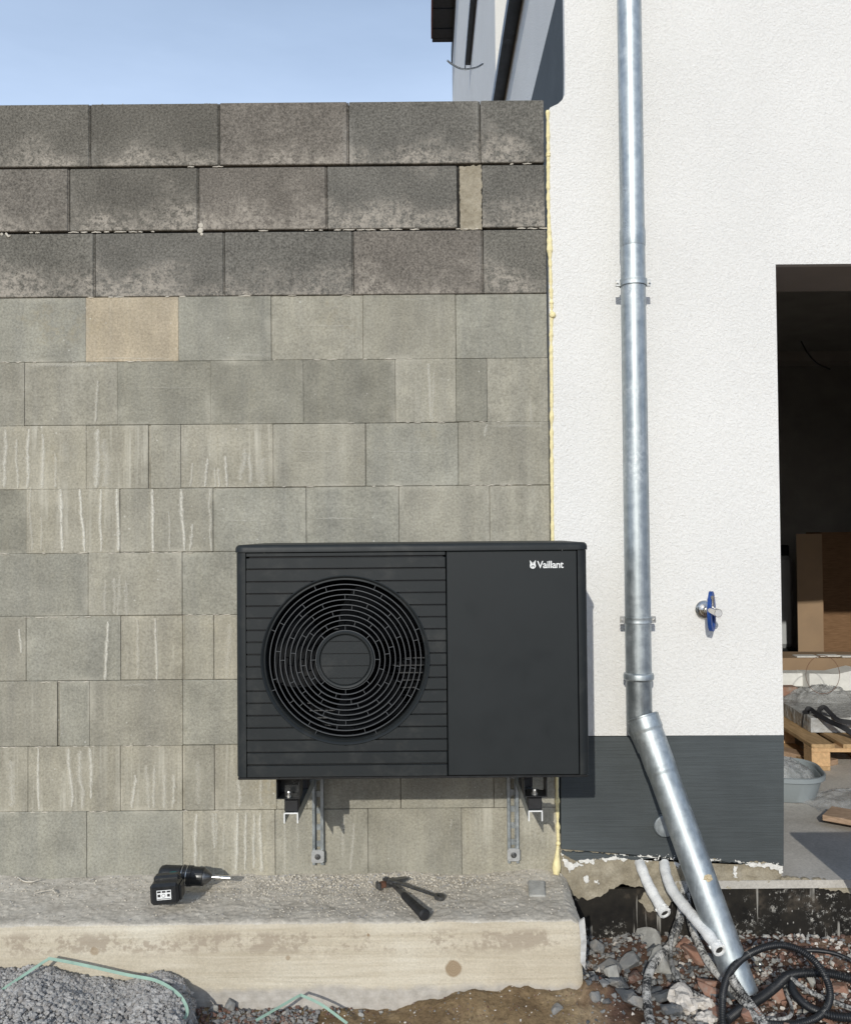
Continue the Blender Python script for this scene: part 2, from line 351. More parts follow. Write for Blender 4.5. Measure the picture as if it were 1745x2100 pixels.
def m_streak():
    g = GM('lime_bloom'); n = g.noise(g.P, 120, 4, .7); g.fin((.72, .69, .60), .95, 0, None, .1)
    uvx = g.sep(g.uv()); e = g.mr(g.math('ABSOLUTE', g.math('SUBTRACT', uvx[0], .5)), .0, .5, 1, 0)
    a = g.math('MULTIPLY', g.math('MULTIPLY', e, g.mr(n, .3, .55, .35, 1)), uvx[1])
    tr = g.nt.nodes.new('ShaderNodeBsdfTransparent'); ms = g.nt.nodes.new('ShaderNodeMixShader')
    g.nt.links.new(tr.outputs[0], ms.inputs[1]); g.nt.links.new(g.b.outputs[0], ms.inputs[2]); g.put(ms.inputs[0], a); g.nt.links.new(ms.outputs[0], g.out.inputs[0])
    return g.mat
def m_dusty(name, c, dust, lo=.5, hi=.6, scale=30, rough=.55):
    g = GM(name); n = g.noise(g.P, scale*2.6, 4, .75); n_ = g.noise(g.P, scale*.5, 3)
    col = g.mix(g.math('MULTIPLY', g.mr(g.math('ADD', g.math('MULTIPLY', n, .6), g.math('MULTIPLY', n_, .4)), lo-.02, hi), .8), c, dust)
    return g.fin(col, rough, 0, g.bump(n, .4, .002), .4)
M = {}
M['block'] = m_blocks(); M['dark'] = m_dark_blocks(); M['white'] = m_stucco('white_render', (.785, .768, .732)); M['grey_render'] = m_stucco('pale_grey_render', (.78, .77, .74))
M['plinth'] = m_plinth(); M['galv'] = m_galv(); M['galv2'] = m_galv('dull_galvanised_steel', .42, k=.8); M['paint'] = m_paint()
M['top'] = m_ledge_top(); M['mortar'] = m_mortar(); M['bit'] = m_bitumen(); M['ground'] = m_ground(); M['floor'] = m_floor()
M['smear'] = mat('white_filler_smear', (.74, .72, .67), .95, 0, .15, 60, .8, 120, .006)
M['gap'] = mat('dark_joint', (.03, .028, .025), .95)
M['core'] = mat('joint_mortar', (.25, .23, .19), .95, 0, .3, 50)
M['blob'] = mat('dried_glue', (.50, .41, .26), .6, 0, .2, 60)
M['foam'] = mat('yellow_foam', (.82, .71, .39), .75, 0, .15, 60, .6, 90, .004)
M['black'] = mat('black_plastic', (.012, .013, .014), .38, 0, .2, 40, .15, 500, .0005)
M['rubber'] = mat('black_rubber', (.016, .016, .017), .62, 0, .3, 40)
M['fanblack'] = mat('satin_black_fan', (.004, .0045, .0055), .5, 0, .2, 20, 0, spec=.05)
M['coil'] = mat('dark_coil_tube', (.012, .013, .015), .4, 0, .2, 40, 0, spec=.3)
M['lightpaint'] = mat('service_panel_coat', (.0175, .0205, .0215), .50, 0, .05, 5, .12, 900, .0005, .28)
M['logo'] = mat('white_print', (.82, .82, .80), .5, 0, .02, 10, 0)
M['steel'] = mat('bright_steel', (.62, .62, .60), .28, 1, .15, 50, .1)
M['bolt'] = mat('zinc_bolt', (.50, .49, .46), .38, .9, .2, 90, .2)
M['darksteel'] = mat('dark_tool_steel', (.17, .17, .17), .38, .9, .35, 60, .3)
M['rust'] = mat('rusty_steel', (.20, .10, .065), .6, .5, .4, 80, .5)
M['teal'] = mat('dark_teal_plastic', (.008, .105, .105), .42, 0, .2, 30, .1)
M['blue'] = mat('blue_handle_coat', (.012, .055, .24), .42, 0, .25, 40, .25, 150, .002)
M['chrome'] = mat('dull_chrome', (.66, .64, .60), .22, 1, .1, 40, .1)
M['whitehose'] = m_dusty('plaster_dusted_hose', (.62, .62, .60), (.86, .85, .82), .38, .52, 45, .8)
M['hose'] = m_dusty('black_conduit', (.014, .015, .017), (.42, .41, .38), .60, .74, 38, .42)
M['dustyhose'] = m_dusty('dusty_black_conduit', (.018, .018, .018), (.58, .56, .52), .46, .56, 34, .6)
M['strap'] = mat('pale_green_strap', (.30, .43, .34), .42, 0, .15, 20, .1)
M['blackstrap'] = mat('black_webbing', (.010, .010, .012), .7, 0, .2, 100)
M['stoneg'] = m_dusty('grey_stone', (.20, .20, .195), (.36, .325, .28), .50, .66, 14, .93)
M['stonel'] = mat('pale_stone', (.34, .33, .30), .93, 0, .3, 20, .6, 150, .003)
M['stoned'] = m_dusty('dark_slate_stone', (.085, .09, .095), (.36, .325, .28), .50, .66, 14, .93)
M['brick'] = m_dusty('brick_rubble', (.30, .165, .115), (.36, .325, .28), .50, .66, 14, .93)
M['brickd'] = m_dusty('dark_brick_rubble', (.14, .075, .055), (.36, .325, .28), .50, .66, 14, .93)
M['lump'] = mat('white_mortar_lump', (.58, .53, .47), .95, 0, .3, 30, .9, 120, .005)
M['crumb'] = mat('concrete_crumbs', (.37, .355, .335), .97, 0, .3, 30, .8, 200, .003)
M['crumb3'] = mat('damp_concrete_crumbs', (.30, .28, .26), .97, 0, .35, 60, .8, 200, .003)
M['crumb2'] = mat('pale_mortar_crumbs', (.58, .53, .445), .97, 0, .25, 40, .8, 200, .003)
M['card'] = m_wood('cardboard', (.21, .125, .068), (3, 3, 30)); M['cardl'] = mat('light_cardboard', (.30, .205, .125), .85, 0, .1, 6)
M['poly'] = mat('white_polystyrene', (.74, .73, .69), .85, 0, .08, 30, .4)
M['pallet'] = m_wood('pallet_pine', (.48, .33, .18), (14, 2, 14)); M['plank'] = m_wood('weathered_plank', (.42, .30, .21), (6, 10, 30))
M['palletend'] = mat('sawn_pine_end', (.58, .37, .19), .85, 0, .2, 60)
M['tub'] = mat('grey_plastic_tub', (.27, .30, .31), .4, 0, .05, 5, .05)
M['film'] = m_plastic_film(); M['wrap'] = mat('grey_plastic_wrap', (.42, .42, .41), .22, 0, .25, 14, 1, 18, .02)
M['whiteap'] = mat('white_appliance', (.45, .46, .46), .4, 0, .05, 5, 0); M['streak'] = m_streak()
M['room'] = mat('bare_plaster', (.30, .29, .27), .95, 0, .15, 4, .3); M['soffit'] = mat('lintel_base_coat', (.40, .37, .34), .95, 0, .1, 4, .3)
M['anthr'] = mat('anthracite_metal', (.018, .021, .024), .35, .3, .1, 10, 0); M['glass'] = mat('dark_window_glass', (.02, .03, .035), .06, 0, .05, 5, 0)
M['slat'] = mat('dark_soffit_board', (.022, .022, .024), .6, 0, .3, 20); M['redtile'] = mat('red_tile', (.20, .07, .05), .8)
M['membrane'] = mat('whitish_membrane', (.52, .51, .49), .6, 0, .15, 20, .6, 60, .006)

# ------------------------------------------------------------ the block wall
def zrow(y): return W(560, y, YW).z
rows_u = [(209.5, 338, 186, [-344, -79, 186, 451, 715, 985, 1116]), (342, 470.5, 0, [-388, -122, 143, 408, 671, 938, None, 988, 1118]), (475, 606, 0, [-336, -70, 195, 461, 725, 991, 1121])]
GRV = 'g'
rows_l = [(606.5, 738.5, [-394, -204, -14, 176, 366, 556, 745, 934, 1122]),
 (738.5, 869, [-330, -140, 50, 241, 432, 622, 811, 935, 999, 1124]),
 (869, 999.5, [-390, -200, -12, 177, (304, 5), 371, 560, 750, 940, 1126]),
 (999.5, 1131, [-326, -136, 54, 246, 437, 628, 818, 1004, 1128]),
 (1131, 1260, [-390, -200, -10, 181, 374, 565, 755, 945, 1131]),
 (1260, 1393, [-326, -136, 54, 247, (375, 4), 439, 630, 820, 1010, 1133]),
 (1393, 1527, [-260, -72, (118, 5), 184, 375, 565, 757, 948, 1137]),
 (1527, 1661, [-320, -130, (58, 0), 247, (374, 5), 440, 567, 630, 822, 1012, 1140]),
 (1661, 1800, [-200, -12, 178, 375, 564, 755, 947, 1144])]
wall = thing('block_wall', (W(560, 1797, YW).x, YW, W(560, 1800, YW).z), 'tall concrete block wall, three dark courses above pale lower courses, behind the outdoor unit', 'wall')
def blockbox(mb, x0, x1, yf, z0, z1, tint, b=.0028):
    n0 = len(mb.v); mb.box(x0, x1, yf, YW+.24, z0, z1, 0, None, b)
    for v in mb.v[n0:]:
        mb.uv.append(((v[0]-x0)/(x1-x0), (v[2]-z0)/(z1-z0))); mb.col.append(tint)
up = MB(); up.uv = []; up.col = []; random.seed(3)
dk = [(.158, .143, .122), (.146, .137, .117), (.160, .143, .122), (.140, .132, .115), (.150, .139, .118)]
zu = []
for (ya, yb, _, js) in rows_u:
    z1 = zrow(ya); z0 = zrow(yb); ym = (ya+yb)/2
    prev = None
    for j in js:
        if j is None: prev = None; continue
        X = W(j, ym, YW).x
        if prev is not None:
            t = random.choice(dk); k = random.uniform(.9, 1.12)
            # a narrow rebate strip shows at the right end of most of these blocks
            last = (j == js[-1])
            yf = YW - .003 + random.uniform(-.002, .002)
            if not last and not (j == 938):
                blockbox(up, prev+.0015, X-.0065, yf, z0+.001, z1-.001, (*[c*k for c in t], 1))
                blockbox(up, X-.0059, X-.0008, yf+.004, z0+.002, z1-.002, (*[c*k*.8 for c in t], 1), .001)
            else:
                blockbox(up, prev+.0015, X-.0015, yf, z0+.001, z1-.001, (*[c*k for c in t], 1))
        prev = X
up.build('dark_block_courses', M['dark'], wall)
lo = MB(); lo.uv = []; lo.col = []; random.seed(11)
tints = {'g': (.300, .293, .254), 'b': (.352, .332, .276), 'o': (.46, .395, .30), 'd': (.252, .244, .207), 'w': (.316, .302, .256)}
plan = ['gggogwwg', 'gwwdddwdw', 'ggbbwbwgw', 'gdbwggww', 'gggwgggg', 'gwgbwbggg', 'gwgwgggg', 'gbbbwbwwwww', 'gggbwwb']
for (ya, yb, js), pl in zip(rows_l, plan):
    z1 = zrow(ya); z0 = zrow(yb); ym = (ya+yb)/2; prev = None; k = 0; gprev = 0
    for j in js:
        gw = 0
        if isinstance(j, tuple): j, gw = j
        X = W(j, ym, YW).x; gwm = gw/539
        if prev is not None:
            t = tints[pl[min(k, len(pl)-1)]]; q = random.uniform(.93, 1.07); k += 1
            ga, gb, gc, gd = [.0002+.0014*random.random()**3 for _ in range(4)]
            blockbox(lo, prev+ga+gprev, X-gb, YW+random.uniform(-.0026, .0022), z0+gc, z1-gd, (*[c*q for c in t], {'b': 1.0, 'w': .25, 'o': .3}.get(pl[min(k-1, len(pl)-1)], .1)), random.choice([.0009, .0012, .002, .003]))
            if gw: blockbox(lo, X, X+gwm, YW+.005, z0+.002, z1-.002, (*[c*q*.85 for c in t], 1), .001)
        prev = X; gprev = gwm
lo.build('pale_block_courses', M['block'], wall)
c = MB(); xl = W(-380, 900, YW).x
c.box(xl, W(1112, 900, YW).x, YW+.012, YW+.236, zrow(1800)+.004, zrow(1527)); c.box(xl, W(1112, 900, YW).x, YW+.007, YW+.236, zrow(1527)+.003, zrow(606)-.002)
c.box(xl, W(1110, 400, YW).x, YW+.02, YW+.23, zrow(606), zrow(212), 1)
c.build('joint_core', [M['core'], M['gap']], wall)
# ragged mortar fill between the upper blocks
def rag(poly, step=.006, amp=.003, seed=0):
    out = []
    for i in range(len(poly)):
        a = Vector((*poly[i], 0)); b = Vector((*poly[(i+1) % len(poly)], 0)); n = max(1, int((b-a).length/step)); d = (b-a).normalized(); nn = Vector((-d.y, d.x, 0))
        for k in range(n):
            p = a.lerp(b, k/n); p = p + nn*amp*fbm((p.x*70+seed, p.y*70, seed), 3)*1.6; out.append((p.x, p.y))
    return out
def wp(px, py, Y=YW): q = W(px, py, Y); return (q.x, q.z)
def lumpy_sheet(name, poly, y, th, material, parent, amp=.004, step=.008, fr=45, seed=0):
    """thick irregular sheet in the XZ plane whose front is displaced"""
    xs = [p[0] for p in poly]; zs = [p[1] for p in poly]
    bm = bmesh.new(); vs = [bm.verts.new((x, y, z)) for x, z in poly]; f = bm.faces.new(vs)
    x = min(xs)+step
    while x < max(xs): bmesh.ops.bisect_plane(bm, geom=bm.verts[:]+bm.edges[:]+bm.faces[:], plane_co=(x, 0, 0), plane_no=(1, 0, 0)); x += step
    z = min(zs)+step
    while z < max(zs): bmesh.ops.bisect_plane(bm, geom=bm.verts[:]+bm.edges[:]+bm.faces[:], plane_co=(0, 0, z), plane_no=(0, 0, 1)); z += step
    bnd = set(v for e in bm.edges if len(e.link_faces) == 1 for v in e.verts)
    r = bmesh.ops.extrude_face_region(bm, geom=bm.faces[:]); top = [g for g in r['geom'] if isinstance(g, bmesh.types.BMVert)]
    for v in top:
        edge = any(len(e.link_faces) == 2 and abs(e.other_vert(v).co.y - v.co.y) < 1e-6 and False for e in v.link_edges)
        v.co.y -= th + amp*fbm((v.co.x*fr+seed, v.co.z*fr, seed), 3)
    mb = MB(); bm.verts.index_update()
    mb.add([v.co.copy() for v in bm.verts], [[v.index for v in f.verts] for f in bm.faces], 0, True); bm.free()
    return mb.build(name, material, parent, sharp=60)
lumpy_sheet('mortar_fill', rag([wp(942, 341), wp(987, 338), wp(988, 470), wp(944, 471)], .006, .0035, 2), YW+.02, .022, M['mortar'], wall, .006, .008, 60, 1)
# squeezed adhesive in the bed joints: broken beads
sq = MB(); random.seed(5)
for (y0, xa, xb, dens) in ((340, 985, 1100, .5), (340, 385, 450, .5), (472.5, 60, 330, .8), (472.5, 640, 850, .8), (472.5, 1060, 1118, .9), (472.5, 935, 990, .8), (472.5, 470, 640, .35), (606, 180, 560, .2)):
    x = xa
    while x < xb:
        l = random.uniform(6, 26)
        if random.random() < dens:
            ps = []
            for k in range(6):
                xx = x + l*k/5; base = W(xx, y0 + (560-xx)*ROLL, YW-.001); ps.append(base + Vector((0, random.uniform(-.001, .001), random.uniform(-.0012, .0012))))
            sq.tube(ps, lambda t: .0028*math.sin(math.pi*min(max(t, .06), .94))**.5, 6)
        x += l + random.uniform(1, 10)
for (y0, xa, xb, dens) in ((1131, 0, 480, .5), (1262, 50, 190, .9), (1260, 380, 480, .8), (1395, 60, 185, .5), (1528, 0, 330, .6), (738, 0, 300, .3), (1662, 20, 560, .5), (999, 560, 1120, .5), (738, 560, 930, .25), (869, 640, 1120, .3), (606, 560, 900, .3)):
    x = xa
    while x < xb:
        l = random.uniform(4, 22)
        if random.random() < dens:
            sq.tube([W(x + l*k/5, y0 + (560-x)*ROLL + random.uniform(-.8, .8), YW-.0015) for k in range(6)], lambda t: .0017*math.sin(math.pi*min(max(t, .06), .94))**.5, 6)
        x += l + random.uniform(1, 14)
sq.tube([W(12, 478, YW-.004), W(18, 485, YW-.006), W(22, 483, YW-.004)], .0045, 8)
for (px, py, s_) in ((412, 462, 8), (411, 472, 9), (414, 480, 5), (4, 480, 5)):
    sq.lathe([(0, -.004), (s_*.0011, -.003), (s_*.0013, 0)], W(px, py, YW-.001), (0, 1, 0), 9)
sq.build('squeezed_adhesive', M['foam'] if False else M['crumb2'], wall)
# crumbly top edge
random.seed(8); cr = MB()
def clod(mb, p, r, m=0, sq_=(1, 1, 1), seed=None, sub=1):
    T = ICO[sub]; s0 = random.random()*100
    rot = Matrix.Rotation(random.random()*6.28, 3, 'Z') @ Matrix.Rotation(random.random()*6.28, 3, 'X')
    vs = []
    for v in T[0]:
        q = rot @ v; d = 1 + .55*noise.noise(v*1.3 + Vector((s0, 0, 0))) + .42*noise.noise(v*3.6 + Vector((0, s0, 0)))
        vs.append(Vector(p) + Vector((q.x*sq_[0], q.y*sq_[1], q.z*sq_[2]))*r*d)
    mb.add(vs, T[1], m, False)
ICO = {}
for sub in (0, 1, 2, 3):
    bm = bmesh.new(); bmesh.ops.create_icosphere(bm, subdivisions=max(1, sub), radius=1)
    ICO[sub] = ([v.co.copy() for v in bm.verts], [[v.index for v in f.verts] for f in bm.faces]); bm.free()
for i in range(420):
    px = random.uniform(-50, 1110)
    if fbm((px*.02, 0, 3)) < -.1: continue
    q = W(px, 209.5 + (560-px)*ROLL, YW); clod(cr, (q.x, YW+random.uniform(.002, .06), zrow(209.5)), random.uniform(.0012, .0036))
cr.build('crumbly_top', M['core'] if False else M['stonel'], wall)
# white lime runs on some blocks: thin crusts proud of the surface
random.seed(21); stv = MB(); stv.uv = []
def streak(px, y0, y1, wdt=3.2, wob=5, k=1.0):
    n = 14; s0 = random.random()*50; L_ = []; lean = random.uniform(-6, 6)
    for i in range(n+1):
        t = i/n; y = y0+(y1-y0)*t; x = px + lean*t + wob*fbm((t*1.7, s0, 0), 2)*1.2 + .5*fbm((t*9, s0, 4), 2); ww = wdt*1.15*(.55+.45*math.sin(math.pi*t)**.3)*random.uniform(.8, 1.25)
        L_.append((x, y, ww*(1+.5*fbm((t*7, s0, 9), 2))))
    b = len(stv.v)
    for (x, y, ww) in L_:
        p = W(x, y, YW-.0038); stv.v.append((p.x-ww/539/2*1.8, p.y, p.z)); stv.v.append((p.x+ww/539/2*1.8, p.y, p.z)); stv.uv += [(0, k*.95*min(1, .25+i/3)), (1, k*.95*min(1, .25+i/3))]
    for i in range(n): stv.f.append([b+2*i, b+2*i+1, b+2*i+3, b+2*i+2]); stv.m.append(0); stv.sm.append(False)
for a in [(125, 1003, 1131, 5, 2, 1), (165, 1003, 1131, 4.5, 6, 1), (206, 1003, 1131, 4, 3, .9), (239, 1003, 1130, 5, 3, .95), (312, 1003, 1131, 4.5, 2, 1), (372, 1003, 1130, 4.5, 3, .95), (395, 1075, 1128, 4, 3, .7), (430, 1003, 1130, 3.5, 8, .6),
          (346, 1050, 1130, 3, 3, .5), (85, 1060, 1128, 3, 4, .4), (62, 1000, 1128, 3, 4, .4), (10, 880, 1000, 5, 3, .7), (60, 880, 1000, 5, 4, .8), (85, 890, 1000, 4, 3, .7), (33, 900, 1000, 3.5, 3, .6), (112, 930, 1000, 4, 2, .5), (200, 880, 1000, 8, 6, .7), (215, 900, 998, 10, 8, .4),
          (425, 940, 998, 4, 2, .8), (462, 935, 998, 4, 1, .8), (440, 960, 998, 3, 1, .6), (447, 960, 998, 3, 1, .6), (395, 950, 998, 3, 2, .5), (500, 920, 985, 8, 4, .5), (512, 930, 990, 6, 3, .5), (540, 940, 998, 12, 6, .35),
          (220, 1275, 1395, 4, 2, .9), (318, 1268, 1395, 3.5, 2, .75), (40, 1290, 1340, 3.5, 2, .8), (282, 1270, 1390, 5, 4, .4), (235, 1185, 1260, 5, 2, .45), (246, 1180, 1262, 5, 2, .45), (257, 1190, 1262, 5, 2, .4), (216, 1190, 1262, 4, 2, .4),
          (78, 1535, 1660, 4, 4, .85), (142, 1535, 1655, 5, 5, .8), (165, 1540, 1658, 6, 6, .6), (185, 1535, 1640, 4.5, 4, .8), (277, 1590, 1658, 4.5, 3, .8), (300, 1570, 1658, 6, 3, .45), (317, 1570, 1658, 4, 2, .6), (338, 1590, 1658, 4, 2, .6), (357, 1590, 1658, 4, 3, .7), (405, 1560, 1650, 7, 3, .35),
          (488, 1600, 1655, 6, 3, .7), (535, 1600, 1655, 4, 3, .5), (402, 1670, 1785, 5, 4, .8), (436, 1668, 1740, 5, 2, .6), (443, 1668, 1735, 4, 2, .5), (487, 1668, 1785, 4.5, 2, .85), (505, 1668, 1785, 4, 3, .8), (521, 1670, 1780, 5, 3, .7), (533, 1668, 1790, 4.5, 2, .85), (460, 1690, 1740, 3, 2, .4),
          (862, 1740-900, 868, 3, 2, .3), (878, 745, 860, 4, 2, .55), (890, 760, 868, 3, 2, .4), (200, 780, 865, 3.5, 2, .5), (998, 870, 895, 4, 2, .5), (582, 1690, 1790, 4, 2, .4), (725, 1690, 1785, 4, 2, .5), (705, 1675, 1760, 4, 2, .4), (610, 1690, 1740, 4, 2, .35), (925, 1680, 1700, 3, 2, .4), (20, 1560, 1655, 8, 3, .45), (470, 1280, 1390, 8, 2, .4), (1088, 820, 868, 4, 3, .3)]:
    streak(*a)
# horizontal bloom lines near bed joints
for (xa, xb, y, ww, k) in ((60, 235, 747, 12, .6), (1005, 1118, 873, 8, .55), (380, 440, 1067, 0, 0), (455, 530, 1067, 3.5, .45), (640, 745, 1063, 4, .55), (575, 740, 926, 3, .35), (760, 930, 926, 3.5, .4), (560, 600, 1066, 4, .4), (250, 430, 795, 3, .35), (590, 740, 667, 3, .4), (240, 310, 1405, 7, .5), (460, 560, 728, 9, .45), (180, 365, 734, 5, .5), (800, 895, 613, 5, .35)):
    if not k: continue
    n = 10; b = len(stv.v)
    for i in range(n+1):
        x = xa+(xb-xa)*i/n; yy = y + (560-x)*ROLL*0 + random.uniform(-1.2, 1.2); a_ = W(x, yy-ww/2, YW-.0038); c_ = W(x, yy+ww/2, YW-.0038)
        e = min(1, 4*min(i, n-i)/n); stv.v += [tuple(a_), tuple(c_)]; stv.uv += [(0, k*e*.55), (1, k*e*.55)]
    for i in range(n): stv.f.append([b+2*i, b+2*i+1, b+2*i+3, b+2*i+2]); stv.m.append(0); stv.sm.append(False)
stv.build('lime_streaks', M['streak'], wall)

# ------------------------------------------------------------ the house
XC = W(1158, 100, YW).x; ZT = 9.95
zf = W(1680, 1806, YW).z            # doorway floor level
zpl = W(1400, 1509, YW).z           # top of the dark plinth
house = thing('house', (3.0, YW, 0), 'white rendered house with dark grey plinth and a bare doorway on the right', 'house')
XL, XR = wp(1121, 700)[0], 7.5
xj0, xj1 = W(1597, 1000, YW).x, 3.3
zlin = W(1660, 542, YW).z
YF = YW-.006
a = MB(); wl = []
TH = .39
# white face with door hole: left part (with the notch at its top left), right part, lintel part
left = [wp(1149, 1509), wp(1121.5, 232), wp(1128, 221), wp(1143, 214), wp(1152, 206), wp(1157.5, 194), wp(1158, 150)]
xc0 = left[-1][0]
lp = [(x, z) for x, z in left] + [(xc0, ZT), (xj0, ZT), (xj0, zpl)]
a.prism(lp[:1] + [(W(1131, 1100, YW).x, wp(0, 1100)[1])] + lp[1:], YF, YW+.03)
a.box(xj0, XR, YF, YW+.03, zlin, ZT); a.box(xj1, XR, YF, YW+.03, zpl, zlin)
a.build('render_wall', M['white'], house)
a = MB(); a.box(XC+.002, xj0, YW+.03, YW+TH, 0, ZT-.001); a.box(xj0, XR, YW+.03, YW+TH, zlin, ZT-.001); a.box(xj1, XR, YW+.03, YW+TH, 0, zlin)
a.build('masonry_core', M['soffit'], house)
# dark plinth, ragged along its foot
zpb = W(1400, 1762, YW).z
pl = [wp(1149.5, 1509), (xj0, zpl-.0005), (xj0+.0005, W(1605, 1778, YW).z)]
pts = [(1590, 1772), (1550, 1765), (1500, 1768), (1450, 1760), (1400, 1757), (1350, 1759), (1300, 1764), (1260, 1756), (1215, 1761), (1180, 1764), (1160, 1757), (1151, 1745)]
pl = [(pl[0][0], zpl)] + [(xj0, zpl)] + rag([wp(*p) for p in [(1605, 1776)] + pts], .006, .004, 5)[:-20] + [wp(1150, 1740)]
b = MB(); b.prism(pl, YF-.002, YW+.03); b.build('plinth', M['plinth'], house)
b = MB(); b.box(xj1, XR, YF-.002, YW+.03, zf, zpl); b.build('plinth', M['plinth'], house)
# mortar strip below it and bitumen coated footing
lumpy_sheet('footing_mortar', rag([wp(1146, 1712), wp(1604, 1738), wp(1604, 1800), wp(1590, 1808), wp(1500, 1822), wp(1420, 1815), wp(1380, 1850), wp(1360, 1870), wp(1330, 1872), wp(1310, 1850), wp(1330, 1822), wp(1270, 1815), wp(1235, 1838), wp(1205, 1848), wp(1150, 1830)], .008, .006, 9), YW+.035, .031, M['mortar'], house, .010, .011, 28, 4)
random.seed(61)
for (pts_) in ([(1151, 1742), (1156, 1758), (1166, 1768), (1180, 1772), (1192, 1769), (1196, 1775), (1180, 1779), (1168, 1790), (1161, 1778), (1153, 1764)], [(1186, 1765), (1205, 1758), (1222, 1761), (1216, 1770), (1200, 1772)],
               [(1226, 1761), (1250, 1757), (1275, 1754), (1290, 1757), (1285, 1764), (1262, 1762), (1240, 1766)], [(1300, 1756), (1318, 1752), (1345, 1755), (1372, 1750), (1385, 1755), (1380, 1763), (1362, 1760), (1342, 1766), (1320, 1764)],
               [(1385, 1764), (1392, 1772), (1388, 1783), (1380, 1772)], [(1452, 1760), (1475, 1760), (1480, 1764), (1460, 1766)], [(1500, 1763), (1530, 1767), (1562, 1770), (1590, 1769), (1603, 1772), (1604, 1792), (1590, 1784), (1572, 1778), (1545, 1777), (1520, 1770)],
               [(1504, 1776), (1512, 1775), (1511, 1800), (1505, 1798)], [(1195, 1800), (1203, 1795), (1210, 1806), (1200, 1812)], [(1218, 1808), (1226, 1804), (1228, 1814)]):
    lumpy_sheet('filler_smear', rag([wp(*p_) for p_ in pts_], .0025, .0055, random.random()*30), YF+.004, .005, M['smear'], house, .004, .006, 110, random.random()*9)
b = MB(); b.box(XC-.08, XR, YW+.012, YW+TH, -.25, zf-.03); b.build('footing', M['bit'], house)
# threshold slab in the doorway, its front edge worn
lumpy_sheet('threshold_edge', rag([wp(1604, 1801), wp(1760, 1812), wp(1900, 1815), wp(1900, 1842), wp(1745, 1836), wp(1720, 1828), wp(1690, 1826), wp(1650, 1818), wp(1604, 1812)], .008, .006, 3), YW+.02, .015, M['mortar'], house, .004, .012, 30, 3)
# room shell
ZC = CZ+1.71; YB = 8.9
b = MB(); b.box(.9, 7.5, YW+.002, YB, zf-.03, zf); b.build('floor', M['floor'], house)
b = MB(); b.box(.9, 7.5, YW+TH, YB, ZC, ZC+.2); b.build('ceiling', M['room'], house)
b = MB(); b.box(.9, 1.0, YW+TH, YB, zf, ZC); b.box(7.4, 7.5, YW+TH, YB, zf, ZC); b.box(.9, 7.5, YB, YB+.15, zf, ZC); b.build('interior_walls', M['room'], house)
b = MB(); b.box(1.0, 7.4, YB-.25, YB-.001, ZC-.10, ZC-.001); b.build('ceiling_beam', M['soffit'], house)
# receding side facade with its windows
def pX(px, py): return PX(px, py, XC)
YE = pX(927, 100).y; z1s = CZ+2.92
zband = pX(1090, 200).z
ywin0, ywin1 = 4.1, pX(1016, 120).y
YE2 = YE
b = MB()
b.box(XC, XC+.3, YW+.03, YE2, zband, z1s); b.box(XC, XC+.3, ywin1, YE2, z1s, CZ+5.3); b.box(XC, XC+.3, YW+.03, ywin0, z1s, ZT); b.box(XC, XC+.3, ywin0, ywin1, CZ+4.5, CZ+5.3)
b.box(XC, XC+.3, 10.0, YE2, CZ+5.3, ZT); b.box(XC, XC+.3, ywin0, 7.6, CZ+5.3, ZT); b.build('side_facade', M['grey_render'], house)
b = MB(); b.box(XC, XC+.3, YW+.03, YE2-.01, 0, zband); b.build('side_plinth', M['plinth'], house)
def side_window(y0, y1, z0, z1, pr=.08):
    f = MB()
    for (ya, yb, za, zb) in ((y0, y0+.07, z0, z1), (y1-.07, y1, z0, z1), (y0, y1, z0, z0+.07), (y0, y1, z1-.07, z1)): f.box(XC+.12, XC+.19, ya+.001, yb-.001, za+.001, zb-.001, 0)
    fo = f.build('window', M['anthr'], house)
    q = MB(); q.box(XC+.15, XC+.165, y0+.02, y1-.02, z0+.02, z1-.02); q.build('pane', M['glass'], fo)
    q = MB(); q.box(XC-pr, XC+.13, y0-.03, y1+.03, z0-.035, z0-.003, 0, None, .002); q.box(XC-pr, XC-pr+.012, y0-.03, y1+.03, z0-.075, z0-.036); q.build('sill', M['anthr'], fo)
side_window(ywin0, ywin1, z1s, CZ+4.5); side_window(7.6, 10.0, CZ+5.3, ZT-1.0, .065)
b = MB(); b.box(XC, XC+.3, 7.6, 10.0, ZT-1.0, ZT); b.build('side_facade', M['grey_render'], house)
# roof slab with overhanging boarded soffit at the far end
b = MB(); b.box(XC-.02, XR, YW, YE, ZT+.001, ZT+.25); b.build('roof', M['anthr'], house)
ze = PX(905, 78, .3).z; ye = 15.2; e0 = W(884, 78, ye); e1 = W(928, 78, ye); ze = e0.z
b = MB(); y = ye
b.box(e0.x, e0.x+.02, ye-5, ye, ze-.005, ze+.3, 1)
for k in range(16):
    b.box(e0.x+.021, e1.x+.12, y-.28, y-.01, ze+.002+(.012 if k % 2 else 0), ze+.05, 0); y -= .29
b.box(e0.x+.02, e1.x+.12, ye, ye+.12, ze+.0, ze+.25, 0); b.build('roof_overhang', [M['slat'], M['redtile']], house)
# cable stub from the side facade
b = MB(); b.tube(smoothpath([W(990, 130, 5.2), W(975, 138, 5.15), W(950, 141, 5.05), W(930, 133, 5.0), W(917, 123, 4.95)], 8), .0055, 8)
tag(b.build('cable', M['steel']), 'short loose cable sticking out of the side facade above the block wall', 'cable')

